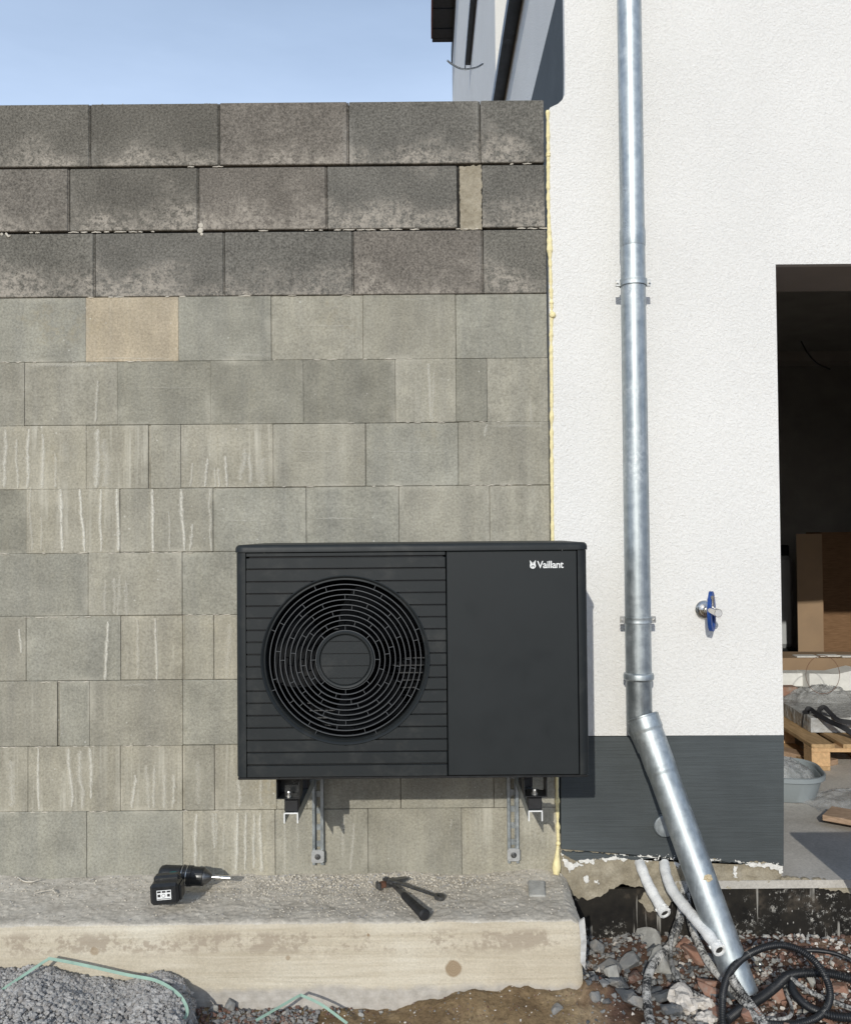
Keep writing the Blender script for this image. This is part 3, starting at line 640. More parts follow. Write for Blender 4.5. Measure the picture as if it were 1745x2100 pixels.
# foam seam between block wall and house
b = MB(); fp = smoothpath([W(x, y, YW-.004) for x, y in ((1123, 226), (1124, 300), (1124, 333), (1124, 400), (1126, 470), (1128, 540), (1130, 600), (1131, 640), (1130, 700), (1131, 800), (1131, 900), (1132, 1000), (1133, 1110), (1137, 1300), (1141, 1500), (1142, 1600), (1144, 1700), (1145, 1740))], 22)
b.tube(fp, lambda t: .0066*(1+.6*fbm((t*90, 0, 0), 3)) + .006*math.exp(-((t-.262)/.014)**2) + .002*math.exp(-((t-.09)/.01)**2), 10)
b.tube(smoothpath([W(1144, 1735, YW-.006), W(1142, 1765, YW-.012), W(1141, 1785, YW-.016), W(1140, 1800, YW-.016)], 8), lambda t: .006+.010*math.sin(min(t, .93)*math.pi*.9)**2, 12)
b.lathe([(0, -.014), (.009, -.011), (.013, -.003), (.013, .004)], W(1133, 646, YW-.006), (.3, 1, 0), 12)
tag(b.build('foam_seam', M['foam']), 'bead of yellow expanding foam filling the joint between block wall and white house', 'foam')

# ------------------------------------------------------------ ledge
zL = W(600, 1797, YW).z; YFr = G(600, 1894, zL).y
Xr = W(1197, 1960, YFr).x
zgl = 0.0
knots = [(W(930, 1988, YFr), .028, .85), (W(193, 1953, YFr), .014, .6), (W(590, 1965, YFr), .008, .6), (W(755, 1919, YFr), .004, .9)]
ml = m_ledge_front([(tuple(p), r, k) for p, r, k in knots], W(600, 2045, YFr).z)
b = MB(); xa = -2.3; nx = 560; ny = 70; idx = {}
def ledge_h(x, y):
    t = (y-YFr)/(YW-YFr); h = .004*fbm((x*9, y*9, 1), 3) + .0028*fbm((x*55, y*55, 2), 3)
    h += .012*max(0, t-.72)/.28*(.5+fbm((x*4, 0, 9), 2))                       # mortar banked against the wall
    h += .0030*max(0, fbm((x*90, y*90, 5), 2))
    h -= .004*max(0, 1-t*14); return h
def xr(y): return Xr + (W(1150, 1797, YW).x + .02 - Xr)*(y-YFr)/(YW-YFr)
cornr = .03
rowsv = []
for j in range(ny+1):
    y = YFr + .006 + (YW+.02-YFr-.006)*j/ny; row = []
    for i in range(nx+1):
        x = xa + (xr(y)-xa)*i/nx; z = zL + ledge_h(x, y)
        if i > nx-8: z -= .0012*(i-(nx-8))**1.5
        if j == 0: z -= .003
        row.append(len(b.v)); b.v.append((x, y, z))
    rowsv.append(row)
for j in range(ny):
    for i in range(nx): b.f.append([rowsv[j][i], rowsv[j][i+1], rowsv[j+1][i+1], rowsv[j+1][i]]); b.m.append(0); b.sm.append(True)
nz = 30; prev = rowsv[0]
for k in range(1, nz+1):
    t = k/nz; row = []
    for i in range(nx+1):
        x = b.v[rowsv[0][i]][0]; ztop = b.v[rowsv[0][i]][2]-.004; z = ztop + (-.12-ztop)*t**1.0
        yy = YFr + .004*fbm((x*2.2, z*5, 0), 3) + .0016*fbm((x*6, z*60, 7), 3) + (.0 if z > .05 else .004*fbm((x*30, z*30, 3), 2))
        if i > nx-9: yy += .010*((i-(nx-9))/9)**3; x -= .003*((i-(nx-9))/9) + .003*fbm((z*40, 0, 4), 3)
        row.append(len(b.v)); b.v.append((x, yy, z))
    for i in range(nx): b.f.append([prev[i], row[i], row[i+1], prev[i+1]]); b.m.append(1); b.sm.append(True)
    prev = row; lastcol = None
# right end cap
ec = [rowsv[j][nx] for j in range(ny+1)]; b2 = len(b.v)
colf = [b.f[-1]]
frontcol = [rowsv[0][nx]] + [rowsv[ny][nx] + 1 + (nx+1)*k + nx for k in range(nz)]
prevc = frontcol
for j in range(1, 15):
    y = YFr + .03 + (YW-YFr)*j/14; cur = []
    for k in range(nz+1):
        z = b.v[frontcol[k]][2] + (ledge_h(xr(y), y)-.02 if k == 0 else 0); cur.append(len(b.v)); b.v.append((xr(y)+.004*fbm((y*9, z*9, 0), 3), y, z))
    for k in range(nz): b.f.append([prevc[k], cur[k], cur[k+1], prevc[k+1]]); b.m.append(2); b.sm.append(True)
    prevc = cur
tag(b.build('concrete_ledge', [M['top'], ml, M['membrane']], recalc=True, sharp=50), 'long pale concrete ledge with plank grained face and rough mortar top along the block wall', 'ledge')
# loose membrane wrinkle at the right end of the ledge
lumpy_sheet('x', [wp(1187, 1893, YFr), wp(1199, 1885, YFr), wp(1203, 1935, YFr), wp(1200, 1990, YFr), wp(1190, 1975, YFr), wp(1191, 1935, YFr)], YFr+.014, .012, M['membrane'], None, .006, .006, 40, 3).name = 'membrane_scrap'
tag(bpy.data.objects['membrane_scrap'], 'crumpled whitish membrane scrap at the right end of the concrete ledge', 'membrane')
# crumbs on the ledge: uncountable
random.seed(31); b = MB()
for i in range(3600):
    px = random.gauss(720, 170) if random.random() < .72 else random.uniform(-60, 1180); t = abs(random.gauss(0, .28))
    if random.random() < .3: t = random.random()
    x = px; y = YW - .012 - t*.36
    if y < YFr+.02: continue
    X = (px-872)*y/F; 
    if X > xr(y)-.02: continue
    r = random.uniform(.0012, .0036) * (1.6 if (t < .3 and random.random() < .35 and 540 < px < 1000) else 1)
    clod(b, (X, y, zL+ledge_h(X, y)+r*.4), r, 0 if random.random() < .75 else 1, (1, 1, .75), sub=1)
tag(b.build('mortar_crumbs', [M['crumb2'], M['crumb']], recalc=False), 'pale mortar crumbs scattered on the ledge', 'crumbs', kind='stuff')
b = MB(); q = G(1101, 1824, zL+.01); clod(b, (0, 0, 0), .02) if False else None
Mx = Matrix.Translation(q) @ Matrix.Rotation(R(-4), 4, 'Z') @ Matrix.Rotation(R(14), 4, 'X')
b.box(-.031, .029, -.045, .045, -.012, .006, 0, Mx, .004); tag(b.build('concrete_tile', M['stonel']), 'small flat grey concrete tile lying at the right end of the ledge', 'tile')
for k, (pts, lab) in enumerate((([(38, 1801), (50, 1808), (66, 1809), (83, 1804)], 'pale dry straw curl on the ledge, the one nearest the wall at far left'), ([(70, 1833), (92, 1828), (108, 1826), (114, 1832)], 'pale dry straw bit on the ledge, lower of the two at far left'))):
    b = MB(); b.tube(smoothpath([G(x, y, zL+.010) for x, y in pts], 6), .0022, 6); tag(b.build('straw_bit', M['crumb2']), lab, 'straw')

# ------------------------------------------------------------ ground
XS = [-60, -30, -15, -8, -5, -3.5, -2.6] + [-2.0+.0125*i for i in range(320)] + [2.1, 2.6, 3.5, 5, 8, 15, 30, 60]
YS = [-80, -40, -20, -10, -5, -2, 0, 1, 1.6, 2.1] + [2.45+.0125*i for i in range(92)] + [3.7, 4.5, 6, 10, 20, 60, 300]
def gz(x, y):
    if not (-2.3 < x < 2.3 and 2.3 < y < 3.7): return 0 if y < 3.8 else -.03
    z = .012*fbm((x*5, y*5, 0), 4) + .006*fbm((x*30, y*30, 3), 3)
    # clay banked at the foot of the ledge between the crumb pile and its right end
    cb = math.exp(-((x-.33)/.36)**4) * math.exp(-((y-2.99)/.14)**2); z += .062*cb*(1+.5*fbm((x*8, y*8, 5), 3))
    if x > Xr: z += .012 + .02*max(0, (y-3.05)/.36) + .03*max(0, fbm((x*7, y*7, 12), 3))
    return z - .012
b = MB(); b.v = [(x, y, gz(x, y)) for y in YS for x in XS]; n = len(XS)
b.f = [[j*n+i, j*n+i+1, (j+1)*n+i+1, (j+1)*n+i] for j in range(len(YS)-1) for i in range(n-1)]; b.m = [0]*len(b.f); b.sm = [True]*len(b.f)
o = b.build('ground', M['ground'], loc=(0, 0, 0), recalc=False, sharp=80); o['kind'] = 'structure'

# stone prototypes
def hull_proto(seed, n=14, flat=.7):
    rnd = random.Random(seed); bm = bmesh.new()
    for i in range(n):
        v = Vector((rnd.gauss(0, 1), rnd.gauss(0, 1), rnd.gauss(0, 1))).normalized()*rnd.uniform(.8, 1.1); bm.verts.new((v.x, v.y*rnd.uniform(.7, 1), v.z*flat))
    r = bmesh.ops.convex_hull(bm, input=bm.verts[:]); junk = [g for g in r['geom_interior'] if isinstance(g, bmesh.types.BMVert)]
    bmesh.ops.delete(bm, geom=junk, context='VERTS'); bmesh.ops.dissolve_limit(bm, angle_limit=R(14), verts=bm.verts[:], edges=bm.edges[:])
    bmesh.ops.bevel(bm, geom=bm.edges[:], offset=.07, segments=1, affect='EDGES', clamp_overlap=True)
    bm.verts.index_update(); out = ([v.co.copy() for v in bm.verts], [[v.index for v in f.verts] for f in bm.faces]); bm.free(); return out
PROTO = [hull_proto(k, 10+k % 6, .55+.1*(k % 4)) for k in range(16)]
def stone(mb, p, r, m=0, tilt=.6, el=1.0):
    T = random.choice(PROTO); rot = Matrix.Rotation(random.random()*6.28, 3, 'Z') @ Matrix.Rotation(random.uniform(-tilt, tilt), 3, 'X') @ Matrix.Rotation(random.uniform(-tilt, tilt), 3, 'Y')
    mb.add([Vector(p) + rot @ Vector((v.x*r*el, v.y*r, v.z*r)) for v in T[0]], T[1], m)
random.seed(44); b = MB()
for i in range(8200):
    x = random.uniform(Xr-.02, 1.85); y = random.uniform(2.72, 3.43)
    fl = fbm((x*4, y*4, 30), 3); r = .0016 + .0145*random.random()**2.9
    right = x > .97 + .1*fl
    c_ = random.random()
    if right: m = 3 if c_ < .15 else 4 if c_ < .40 else 5 if c_ < .60 else 1 if c_ < .80 else 0
    else: m = 0 if c_ < .40 else 2 if c_ < .73 else 1 if c_ < .86 else 4 if c_ < .94 else 5
    if x < Xr+.18 and y < 3.02 and random.random() < .72: continue
    stone(b, (x, y, gz(x, y)+r*.35), r, m)
for i in range(2300):   # gravel strip in front of the ledge
    px = random.uniform(370, 640) + (random.random()**3)*140; y = random.uniform(2.74, YFr-.002); x = (px-872)*y/F
    if px > 560 and y < 2.93-(px-560)*.0001 - .03*random.random() and random.random() < .8: continue
    if px > 640 and y < 2.95: continue
    r = .003+.0095*random.random()**1.8; c_ = random.random(); m = 0 if c_ < .45 else 1 if c_ < .55 else 4 if c_ < .85 else 2
    stone(b, (x, y, gz(x, y)+r*.4), r, m)
for i in range(700):
    px = random.uniform(600, 1290); y = random.uniform(2.72, YFr); x = (px-872)*y/F; r = .0018+.004*random.random()**3; stone(b, (x, y, gz(x, y)+r*.2), r, random.choice([0, 4, 5, 4]))
tag(b.build('rubble', [M['stoneg'], M['stonel'], M['stoned'], M['brick'], M['brickd'], M['lump']], recalc=False), 'gravel and small brick rubble covering the ground', 'rubble', kind='stuff')
# large stones one can count: each its own object
big = [(1330, 1942, 42, 'stonel', 'large blocky pale stone against the black footing', 1), (1252, 1990, 30, 'stoneg', 'angular grey stone, upper left of the pair beside the ledge end', 1), (1294, 1985, 28, 'stoneg', 'boxy grey stone between the ledge end and the dusty conduit', 1),
 (1258, 2012, 27, 'stonel', 'squarish light grey stone, lowest of the three boxy ones beside the ledge', 1), (1357, 1985, 40, 'stonel', 'wide flat-topped beige slab stone between the two thin conduits', 1.25), (1340, 1968, 16, 'stoned', 'dark slate lump touching the dusty conduit', 1),
 (1425, 1972, 26, 'brick', 'reddish brick fragment beside the corrugated dusty conduit', 1.3), (1454, 2028, 33, 'brick', 'bright orange brick fragment left of the big conduit loop', 1.3), (1450, 2048, 24, 'brick', 'split orange brick shard lying just below the brightest brick', 1.4), (1472, 2080, 28, 'brick', 'rounded orange brick piece at the bottom of the frame by the loop', 1),
 (1400, 2065, 30, 'lump', 'crusty white mortar lump left of the big loop', 1), (1440, 2068, 20, 'lump', 'small white and pink mortar lump beside the rounded brick', 1), (1448, 2098, 20, 'lump', 'chalky white mortar lump at the bottom edge', 1),
 (1225, 1960, 22, 'stoneg', 'grey stone half hidden behind the ledge corner', 1), (1278, 2036, 20, 'stoned', 'narrow dark stone standing below the squarish light stone', .7), (1262, 2045, 17, 'stoneg', 'small flat grey stone on the clay edge', 1.2), (1290, 2060, 26, 'stoned', 'dark elongated stone left of the lower dusty conduit', 1.4),
 (1302, 2075, 20, 'stoneg', 'grey wedge stone touching the lower dusty conduit', 1), (1355, 2055, 24, 'stoned', 'flat dark stone right of the lower dusty conduit', 1.3), (1345, 2040, 22, 'stoned', 'dark slate piece under the beige slab', 1.1), (1300, 2018, 22, 'brickd', 'dark red brick fragment between grey stones', 1.2),
 (1222, 2075, 16, 'stoneg', 'small bluish grey stone on the clay in front of the ledge corner', 1), (1400, 1950, 20, 'brick', 'small brick bit under the second white hose', 1.2), (1385, 2010, 18, 'stoneg', 'grey chip inside the curve of the thin conduit', 1.3), (1375, 2085, 22, 'stoned', 'slate chip at the bottom edge left of the crusty lump', 1.2),
 (1590, 2045, 24, 'brick', 'brick fragment inside the big conduit loop', 1.2), (1612, 2040, 20, 'stonel', 'pale stone inside the big conduit loop', 1), (1715, 2025, 30, 'brick', 'dull red brick piece right of the big conduit loop', 1.1), (1655, 2020, 18, 'stonel', 'pale chip near the right rim of the big loop', 1.2), (1690, 2095, 22, 'brick', 'orange brick chip at the bottom right edge', 1.3), (1540, 2098, 26, 'brick', 'flat orange brick chip under the loop at the bottom edge', 1.5), (1240, 2060, 14, 'stoneg', 'tiny grey stone beside the flat one on clay', 1),
 (475, 2065, 17, 'stoneg', 'rounded grey pebble, largest in the gravel before the ledge', 1), (530, 2056, 17, 'stoneg', 'dark grey flat pebble against the foot of the ledge', 1.4), (440, 2072, 13, 'stonel', 'pale pebble in the gravel beside the largest one', 1), (705, 2055, 15, 'stoned', 'dark pebble under the second green strap', 1.3), (1140, 2090, 18, 'stoneg', 'half buried grey stone in the ochre clay', 1.2)]
random.seed(5)
for (px, py, rp_, mt, lab, el) in big:
    p = G(px, py+rp_*.25, .0); r = rp_*p.y/F*.98; b = MB(); x, y = p.x, p.y
    if x > Xr-.05 and x < Xr+.06 and y < YW: x = max(x, xr(y)+r*.8)
    stone(b, (0, 0, 0), r, 0, .35, el)
    bm = bmesh.new(); vv = [bm.verts.new(v) for v in b.v]; [bm.faces.new([vv[i_] for i_ in f]) for f in b.f]
    bmesh.ops.triangulate(bm, faces=bm.faces[:]); bmesh.ops.subdivide_edges(bm, edges=bm.edges[:], cuts=3, use_grid_fill=True); bm.verts.index_update(); sd = random.random()*90
    nb = MB(); nb.add([v.co * (1 + .10*fbm((v.co.x/r*1.6+sd, v.co.y/r*1.6, v.co.z/r*1.6), 4)) for v in bm.verts], [[v.index for v in f.verts] for f in bm.faces]); bm.free(); b = nb
    zmin = min(v[2] for v in b.v); b.v = [(v[0]+x, v[1]+y, v[2]-zmin*.85+gz(x, y)) for v in b.v]
    if mt == 'lump':
        b = MB(); clod(b, (x, y, gz(x, y)+r*.5), r, 0, (1, 1, .75), sub=3)
    nm = {'brick': 'brick_fragment', 'brickd': 'brick_fragment', 'lump': 'mortar_lump'}.get(mt, 'stone')
    tag(b.build(nm, M[mt], recalc=True), lab, 'brick' if 'brick' in mt else 'mortar' if mt == 'lump' else 'stone', 'larger pieces lying in the rubble')

# crumbled concrete heap at the left
random.seed(77)
prof = [(-900, 1985), (-300, 1995), (0, 2006), (80, 2003), (150, 2022), (200, 2031), (260, 2032), (300, 2018), (345, 2018), (370, 2035), (385, 2060), (400, 2095), (440, 2130)]
def heap_h(px):
    for (a_, b_) in zip(prof, prof[1:]):
        if a_[0] <= px <= b_[0]:
            y = a_[1]+(b_[1]-a_[1])*(px-a_[0])/(b_[0]-a_[0]); return max(0, W(px, y, 2.93).z)
    return 0
def heap(x, y):
    px = 872 + x*F/max(y, 1)
    h = heap_h(px)*max(0, min(1, (y-2.15)/.7))**.7
    return h + .010*fbm((x*12, y*12, 3), 3)*(1 if h > .01 else 0) - (.0 if h > .005 else .02)
b = MB(); nx = 150; ny = 80
b.v = [(-1.75+1.1*i/nx, 2.3+.69*j/ny, 0) for j in range(ny+1) for i in range(nx+1)]; b.v = [(x, y, heap(x, y)-.004) for x, y, _ in b.v]
b.f = [[j*(nx+1)+i, j*(nx+1)+i+1, (j+1)*(nx+1)+i+1, (j+1)*(nx+1)+i] for j in range(ny) for i in range(nx)]; b.m = [0]*len(b.f); b.sm = [True]*len(b.f)
for i in range(15000):
    y = 2.99 - abs(random.gauss(0, .17)); x = random.uniform(-1.55, -.72)
    if y < 2.6 or y > 2.985: continue
    h = heap(x, y)
    if h < .006 and random.random() < .93: continue
    r = .0016 + .0068*random.random()**2.3*(1+.8*fbm((x*14, y*14, 8), 2))
    clod(b, (x, y, h+r*.6+.006*max(0, fbm((x*30, y*30, 1), 2))), r, 0 if random.random() < .7 else 1, (1, 1, .85), sub=2 if r > .0042 else 1)
tag(b.build('concrete_crumb_heap', [M['crumb'], M['crumb3']], recalc=False), 'heap of crumbled grey concrete against the ledge at lower left', 'heap', kind='stuff')

# green strapping bands
def ribbon(name, pts, wd, mt, label, cat, nrm=(0, -.25, 1), th=.0008, n=10, group=None):
    P = smoothpath(pts, n); b = MB(); N = Vector(nrm).normalized()
    for i, p in enumerate(P):
        T = (P[min(i+1, len(P)-1)]-P[max(i-1, 0)]).normalized(); s_ = (N.cross(T)).normalized() if abs(N.dot(T)) < .99 else Vector((1, 0, 0)); s2 = T.cross(s_).normalized()
        for (a_, c_) in ((-1, -1), (1, -1), (1, 1), (-1, 1)): b.v.append(tuple(p + s_*wd/2*a_ + s2*th/2*c_))
    for i in range(len(P)-1):
        for k in range(4): b.f.append([i*4+k, i*4+(k+1) % 4, i*4+4+(k+1) % 4, i*4+4+k]); b.m.append(0); b.sm.append(False)
    b.f += [[0, 1, 2, 3], [len(b.v)-4+k for k in range(4)]]; b.m += [0, 0]; b.sm += [False, False]
    return tag(b.build(name, mt), label, cat, group)
ribbon('strapping_band', [W(-30, 2055, 2.80), W(0, 2034, 2.84), W(50, 2000, 2.90), W(96, 1970, 2.945), W(108, 1968, 2.95), W(180, 1982, 2.955), W(260, 2000, 2.95), W(320, 2012, 2.91), W(360, 2035, 2.86), W(380, 2060, 2.83), W(383, 2082, 2.80), W(368, 2100, 2.77)], .0095, M['strap'], 'long pale green strapping band arching over the grey concrete heap', 'strap', (0, -.75, .66), group='green straps')
ribbon('strapping_band', [W(525, 2094, 2.80), W(570, 2068, 2.86), W(612, 2044, 2.92), W(622, 2044, 2.925), W(660, 2062, 2.9), W(712, 2100, 2.84)], .0085, M['strap'], 'short kinked pale green strap lying over the gravel in front of the ledge', 'strap', (0, -.75, .66), group='green straps')

# ------------------------------------------------------------ the outdoor unit
Yf = 2.81
uL = W(483, 1350, Yf).x; uR = W(1207, 1350, Yf).x; uT = W(845, 1116, Yf).z; uB = W(845, 1596, Yf).z; UD = .45
unit = thing('outdoor_unit', ((uL+uR)/2, Yf+UD/2, uB), 'matt anthracite heat pump unit with round fan grille mounted on the block wall', 'heat pump')
zc = W(845, 1130, Yf).z          # underside of the top cover
def rrect(x0, x1, y0, y1, r, n=7):
    out = []
    for (cx, cy, a0) in ((x1-r, y1-r, 0), (x0+r, y1-r, 90), (x0+r, y0+r, 180), (x1-r, y0+r, 270)):
        for k in range(n): a = R(a0+90*k/(n-1)); out.append((cx+r*math.cos(a), cy+r*math.sin(a)))
    return out
def vprism(mb, poly, z0, z1, m=0, smooth=True):
    n = len(poly); b0 = len(mb.v)
    mb.add([(x, y, z0) for x, y in poly]+[(x, y, z1) for x, y in poly], [[i, (i+1) % n, n+(i+1) % n, n+i] for i in range(n)], m, smooth)
    mb.f += [[b0+i for i in range(n)], [b0+n+i for i in range(n)]]; mb.m += [m, m]; mb.sm += [False, False]
# corner posts (rounded), sides and back
xpl = W(505, 1350, Yf).x; xpr = W(1186, 1350, Yf).x; xmid = W(916, 1350, Yf).x
def post(x0, x1, side):
    # rounded outer corner
    r = .026; pts = []
    if side < 0:
        for k in range(8): a = R(180+90*k/7); pts.append((x0+r+r*math.cos(a), Yf+r+r*math.sin(a)))
        pts += [(x1, Yf), (x1, Yf+.012), (x0+.012, Yf+.04), (x0+.012, Yf+UD-.01), (x0, Yf+UD-.01)]
    else:
        for k in range(8): a = R(270+90*k/7); pts.append((x1-r+r*math.cos(a), Yf+r+r*math.sin(a)))
        pts += [(x1, Yf+UD-.01), (x1-.012, Yf+UD-.01), (x1-.012, Yf+.04), (x0, Yf+.012), (x0, Yf)]
    return pts
zb0 = uB+.006
p = MB(); vprism(p, post(uL, xpl-.0012, -1), zb0, zc-.002); p.build('side_panel', M['paint'], unit)
p = MB(); vprism(p, post(xpr+.0012, uR, 1), zb0, zc-.002); p.build('side_panel', M['paint'], unit)
p = MB(); p.box(uL+.013, uR-.013, Yf+UD-.012, Yf+UD-.001, zb0, zc-.003); p.box(xmid+.01, xmid+.02, Yf+.03, Yf+UD-.013, zb0+.001, zc-.004); p.build('back_panel', M['paint'], unit)
# top cover, slightly overhanging with a soft edge
p = MB(); ov = .004; T = [(0, 0), (0, .012), (.0025, .0185), (.008, .0235), (.02, .0245)]; bas = len(p.v)
lv = []
for (ins, h) in [(.002, -.001)]+T:
    poly = rrect(uL-ov+ins, uR+ov-ins, Yf-ov+ins, Yf+UD+ov-ins, .032-ins); lv.append([len(p.v)+i for i in range(len(poly))]); p.v += [(x, y, zc+h*(uT+.002-zc)/.0245) for x, y in poly]
for a_, c_ in zip(lv, lv[1:]):
    for i in range(len(a_)): p.f.append([a_[i], a_[(i+1) % len(a_)], c_[(i+1) % len(a_)], c_[i]]); p.m.append(0); p.sm.append(True)
p.f += [lv[0][::-1], lv[-1]]; p.m += [0, 0]; p.sm += [False, False]; p.build('top_cover', M['paint'], unit, sharp=50)
# bottom tray
p = MB(); p.box(uL+.004, uR-.004, Yf+.008, Yf+UD-.008, uB-.004, zb0-.0015, 0, None, .002); p.box(xmid-.2, uR-.03, Yf+.004, Yf+.01, uB-.002, zb0-.002); p.build('base_tray', M['black'], unit)
# smooth service panel
p = MB(); p.box(xmid+.0016, xpr-.0012, Yf+.001, Yf+.014, zb0, zc-.003, 0, None, .0022); p.build('service_panel', M['lightpaint'], unit)
# planked front panel with round opening
C0 = W(708, 1354, Yf); cx, cz_ = C0.x, C0.z; RO = 172.5/F*Yf
x0, x1 = xpl+.0012, xmid-.0016; gzs = [W(700, y, Yf).z for y in [1100+q/3.793 for q in (160, 253.5, 349, 442.5, 538.5, 632, 726, 819, 914, 1009.5, 1104, 1199.5, 1294, 1390, 1485.5, 1582.5, 1677.5, 1777)]]
edges = [zc-.003] + gzs + [zb0]
p = MB(); GW = .0052
def plank(za, zb, y0, y1):
    """one strip between heights za>zb, clipped by the round opening"""
    def cut(sign, xe):
        n = 10; pts = []
        for k in range(n+1):
            z = zb+(za-zb)*k/n; d = RO*RO-(z-cz_)**2
            pts.append((cx+sign*math.sqrt(d) if d > 0 else cx, z))
        return pts
    hit = min(abs(za-cz_), abs(zb-cz_)) < RO or (za-cz_)*(zb-cz_) < 0
    if not hit: p.box(x0, x1, y0, y1, zb, za, 0, None, .0012); return
    for sg, xe in ((-1, x0), (1, x1)):
        arc = cut(sg, xe); poly = [(xe, zb)] + arc + [(xe, za)]; p.prism(poly, y0, y1)
for za, zb in zip(edges, edges[1:]):
    plank(za-(GW*.5 if za != edges[0] else 0), zb+(GW*.5 if zb != edges[-1] else 0), Yf-.0005, Yf+.011)
# backing sheet seen at the bottom of the grooves
def hole_plate(mb, x0, x1, z0, z1, cx, cz, r, y0, y1, m=0, n=96):
    V = []
    for k in range(n):
        a = 2*math.pi*k/n; dx, dz = math.cos(a), math.sin(a); t = min((x1-cx)/dx if dx > 1e-9 else (x0-cx)/dx if dx < -1e-9 else 9, (z1-cz)/dz if dz > 1e-9 else (z0-cz)/dz if dz < -1e-9 else 9)
        V.append(((cx+r*dx, cz+r*dz), (cx+t*dx, cz+t*dz)))
    vs = []
    for (i_, o_) in V: vs += [(i_[0], y0, i_[1]), (o_[0], y0, o_[1]), (i_[0], y1, i_[1]), (o_[0], y1, o_[1])]
    fs = []
    for k in range(n):
        a_, c_ = 4*k, 4*((k+1) % n); fs += [[a_, c_, c_+1, a_+1], [a_+2, a_+3, c_+3, c_+2], [a_, a_+2, c_+2, c_], [a_+1, c_+1, c_+3, a_+3]]
    mb.add(vs, fs, m)
hole_plate(p, x0, x1, zb0+.0005, zc-.004, cx, cz_, RO+.003, Yf+.0115, Yf+.0145, 1)
p.build('front_panel', [M['paint'], M['black']], unit)
# bezel ring round the fan
p = MB(); p.lathe([(RO+.004, .012), (RO+.0012, -.001), (RO-.001, -.0022), (RO-.005, .001), (RO-.008, .006), (RO-.0125, .0045), (RO-.0145, .0075), (RO-.0155, .05), (RO-.01, .09)], (cx, Yf, cz_), (0, 1, 0), 128)
p.build('fan_surround', M['paint'], unit, sharp=50)
# grille: concentric rings and staggered spokes
p = MB(); rs = [q/3.793/F*Yf for q in (630, 587, 547, 507, 468, 428, 389, 348, 308, 268, 228)]; hw = .0012
for r in rs[1:]: p.lathe([(r-hw, .004), (r+hw, .004), (r+hw*.8, .014), (r-hw*.8, .014), (r-hw, .004)], (cx, Yf, cz_), (0, 1, 0), 120, smooth=False)
ph = [22.5, -15, 7.5, 0, 22.5, 7.5, -15, -7.5, 15, 0]
for g_ in range(10):
    for k in range(8):
        a = R(ph[g_]+45*k); Mt = Matrix.Translation((cx, Yf, cz_)) @ Matrix.Rotation(a, 4, 'Y'); p.box(-hw*.6, hw*.6, .006, .013, rs[g_+1], rs[g_]+(.001 if g_ == 0 else 0), 0, Mt)
p.build('fan_grille', mat('lit_grille_coat', (.062, .066, .069), .5, 0, .05, 5, 0), unit)  # paler than the casing: light on the ring edges is in this colour
# hub cover with its own planks
p = MB(); rh = 190/3.793/F*Yf; rh2 = 226/3.793/F*Yf
p.lathe([(rh2+.001, .012), (rh2, .003), (rh2-.004, -.0005), (rh+.005, .0005), (rh+.002, .006), (rh-.002, .0075)], (cx, Yf, cz_), (0, 1, 0), 72)
hz = [cz_+rh*1.2] + [W(700, 1100+q/3.793, Yf).z for q in (819, 914, 1009.5, 1104)] + [cz_-rh*1.2]
for za, zb in zip(hz, hz[1:]):
    za2 = min(za-.0013, cz_+rh-.0008); zb2 = max(zb+.0013, cz_-rh+.0008); n = 8; L1 = [(cx-math.sqrt(max(rh*rh-(z-cz_)**2, 0)), z) for z in [zb2+(za2-zb2)*k/n for k in range(n+1)]]; L2 = [(2*cx-x, z) for x, z in L1][::-1]
    p.prism(L1+L2, Yf+.001, Yf+.007)
p.lathe([(0, .0068), (rh, .0068)], (cx, Yf, cz_), (0, 1, 0), 48, 1, False)
p.build('hub_cover', [M['paint'], M['black']], unit, sharp=40)
# fan, shroud and coil inside
p = MB(); p.lathe([(RO-.012, .085), (RO-.014, .16), (RO+.01, .19)], (cx, Yf, cz_), (0, 1, 0), 72); p.build('shroud', M['fanblack'], unit)
p = MB(); p.lathe([(0, .04), (.05, .045), (.062, .06), (.064, .13), (0, .135)], (cx, Yf, cz_), (0, 1, 0), 40)
for k in range(3):
    a0 = R(25+120*k); vs = []; nr, na = 10, 14
    for i in range(nr+1):
        r = .06+(RO-.024-.06)*i/nr
        for j in range(na+1):
            t = j/na; sweep = .35*(i/nr)**1.5; a = a0+sweep+(1.55-.35*(i/nr))*(t-.5); y = .055+.075*t - .012*math.sin(math.pi*t) + .01*(i/nr)
            vs.append((cx+r*math.sin(a), Yf+y, cz_+r*math.cos(a)))
    n0 = len(vs); vs += [(x, y+.004, z) for x, y, z in vs]; q = na+1
    fs = [[i*q+j, i*q+j+1, (i+1)*q+j+1, (i+1)*q+j] for i in range(nr) for j in range(na)]; fs += [[n0+v for v in f][::-1] for f in fs]
    rim = [j for j in range(na+1)]+[i*q+na for i in range(1, nr+1)]+[nr*q+j for j in range(na-1, -1, -1)]+[i*q for i in range(nr-1, 0, -1)]
    fs += [[rim[i], rim[(i+1) % len(rim)], n0+rim[(i+1) % len(rim)], n0+rim[i]] for i in range(len(rim))]; p.add(vs, fs, 0, True)
p.build('fan', M['fanblack'], unit, sharp=50)
p = MB()
for k in range(26): z = zb0+.03+k*.026; p.tube([(xpl+.01, Yf+.36, z), (xmid-.01, Yf+.36, z)], .004, 8, 0)
p.box(xpl, xmid, Yf+.375, Yf+.40, zb0+.01, zc-.01, 1); p.build('coil', [M['coil'], M['fanblack']], unit)
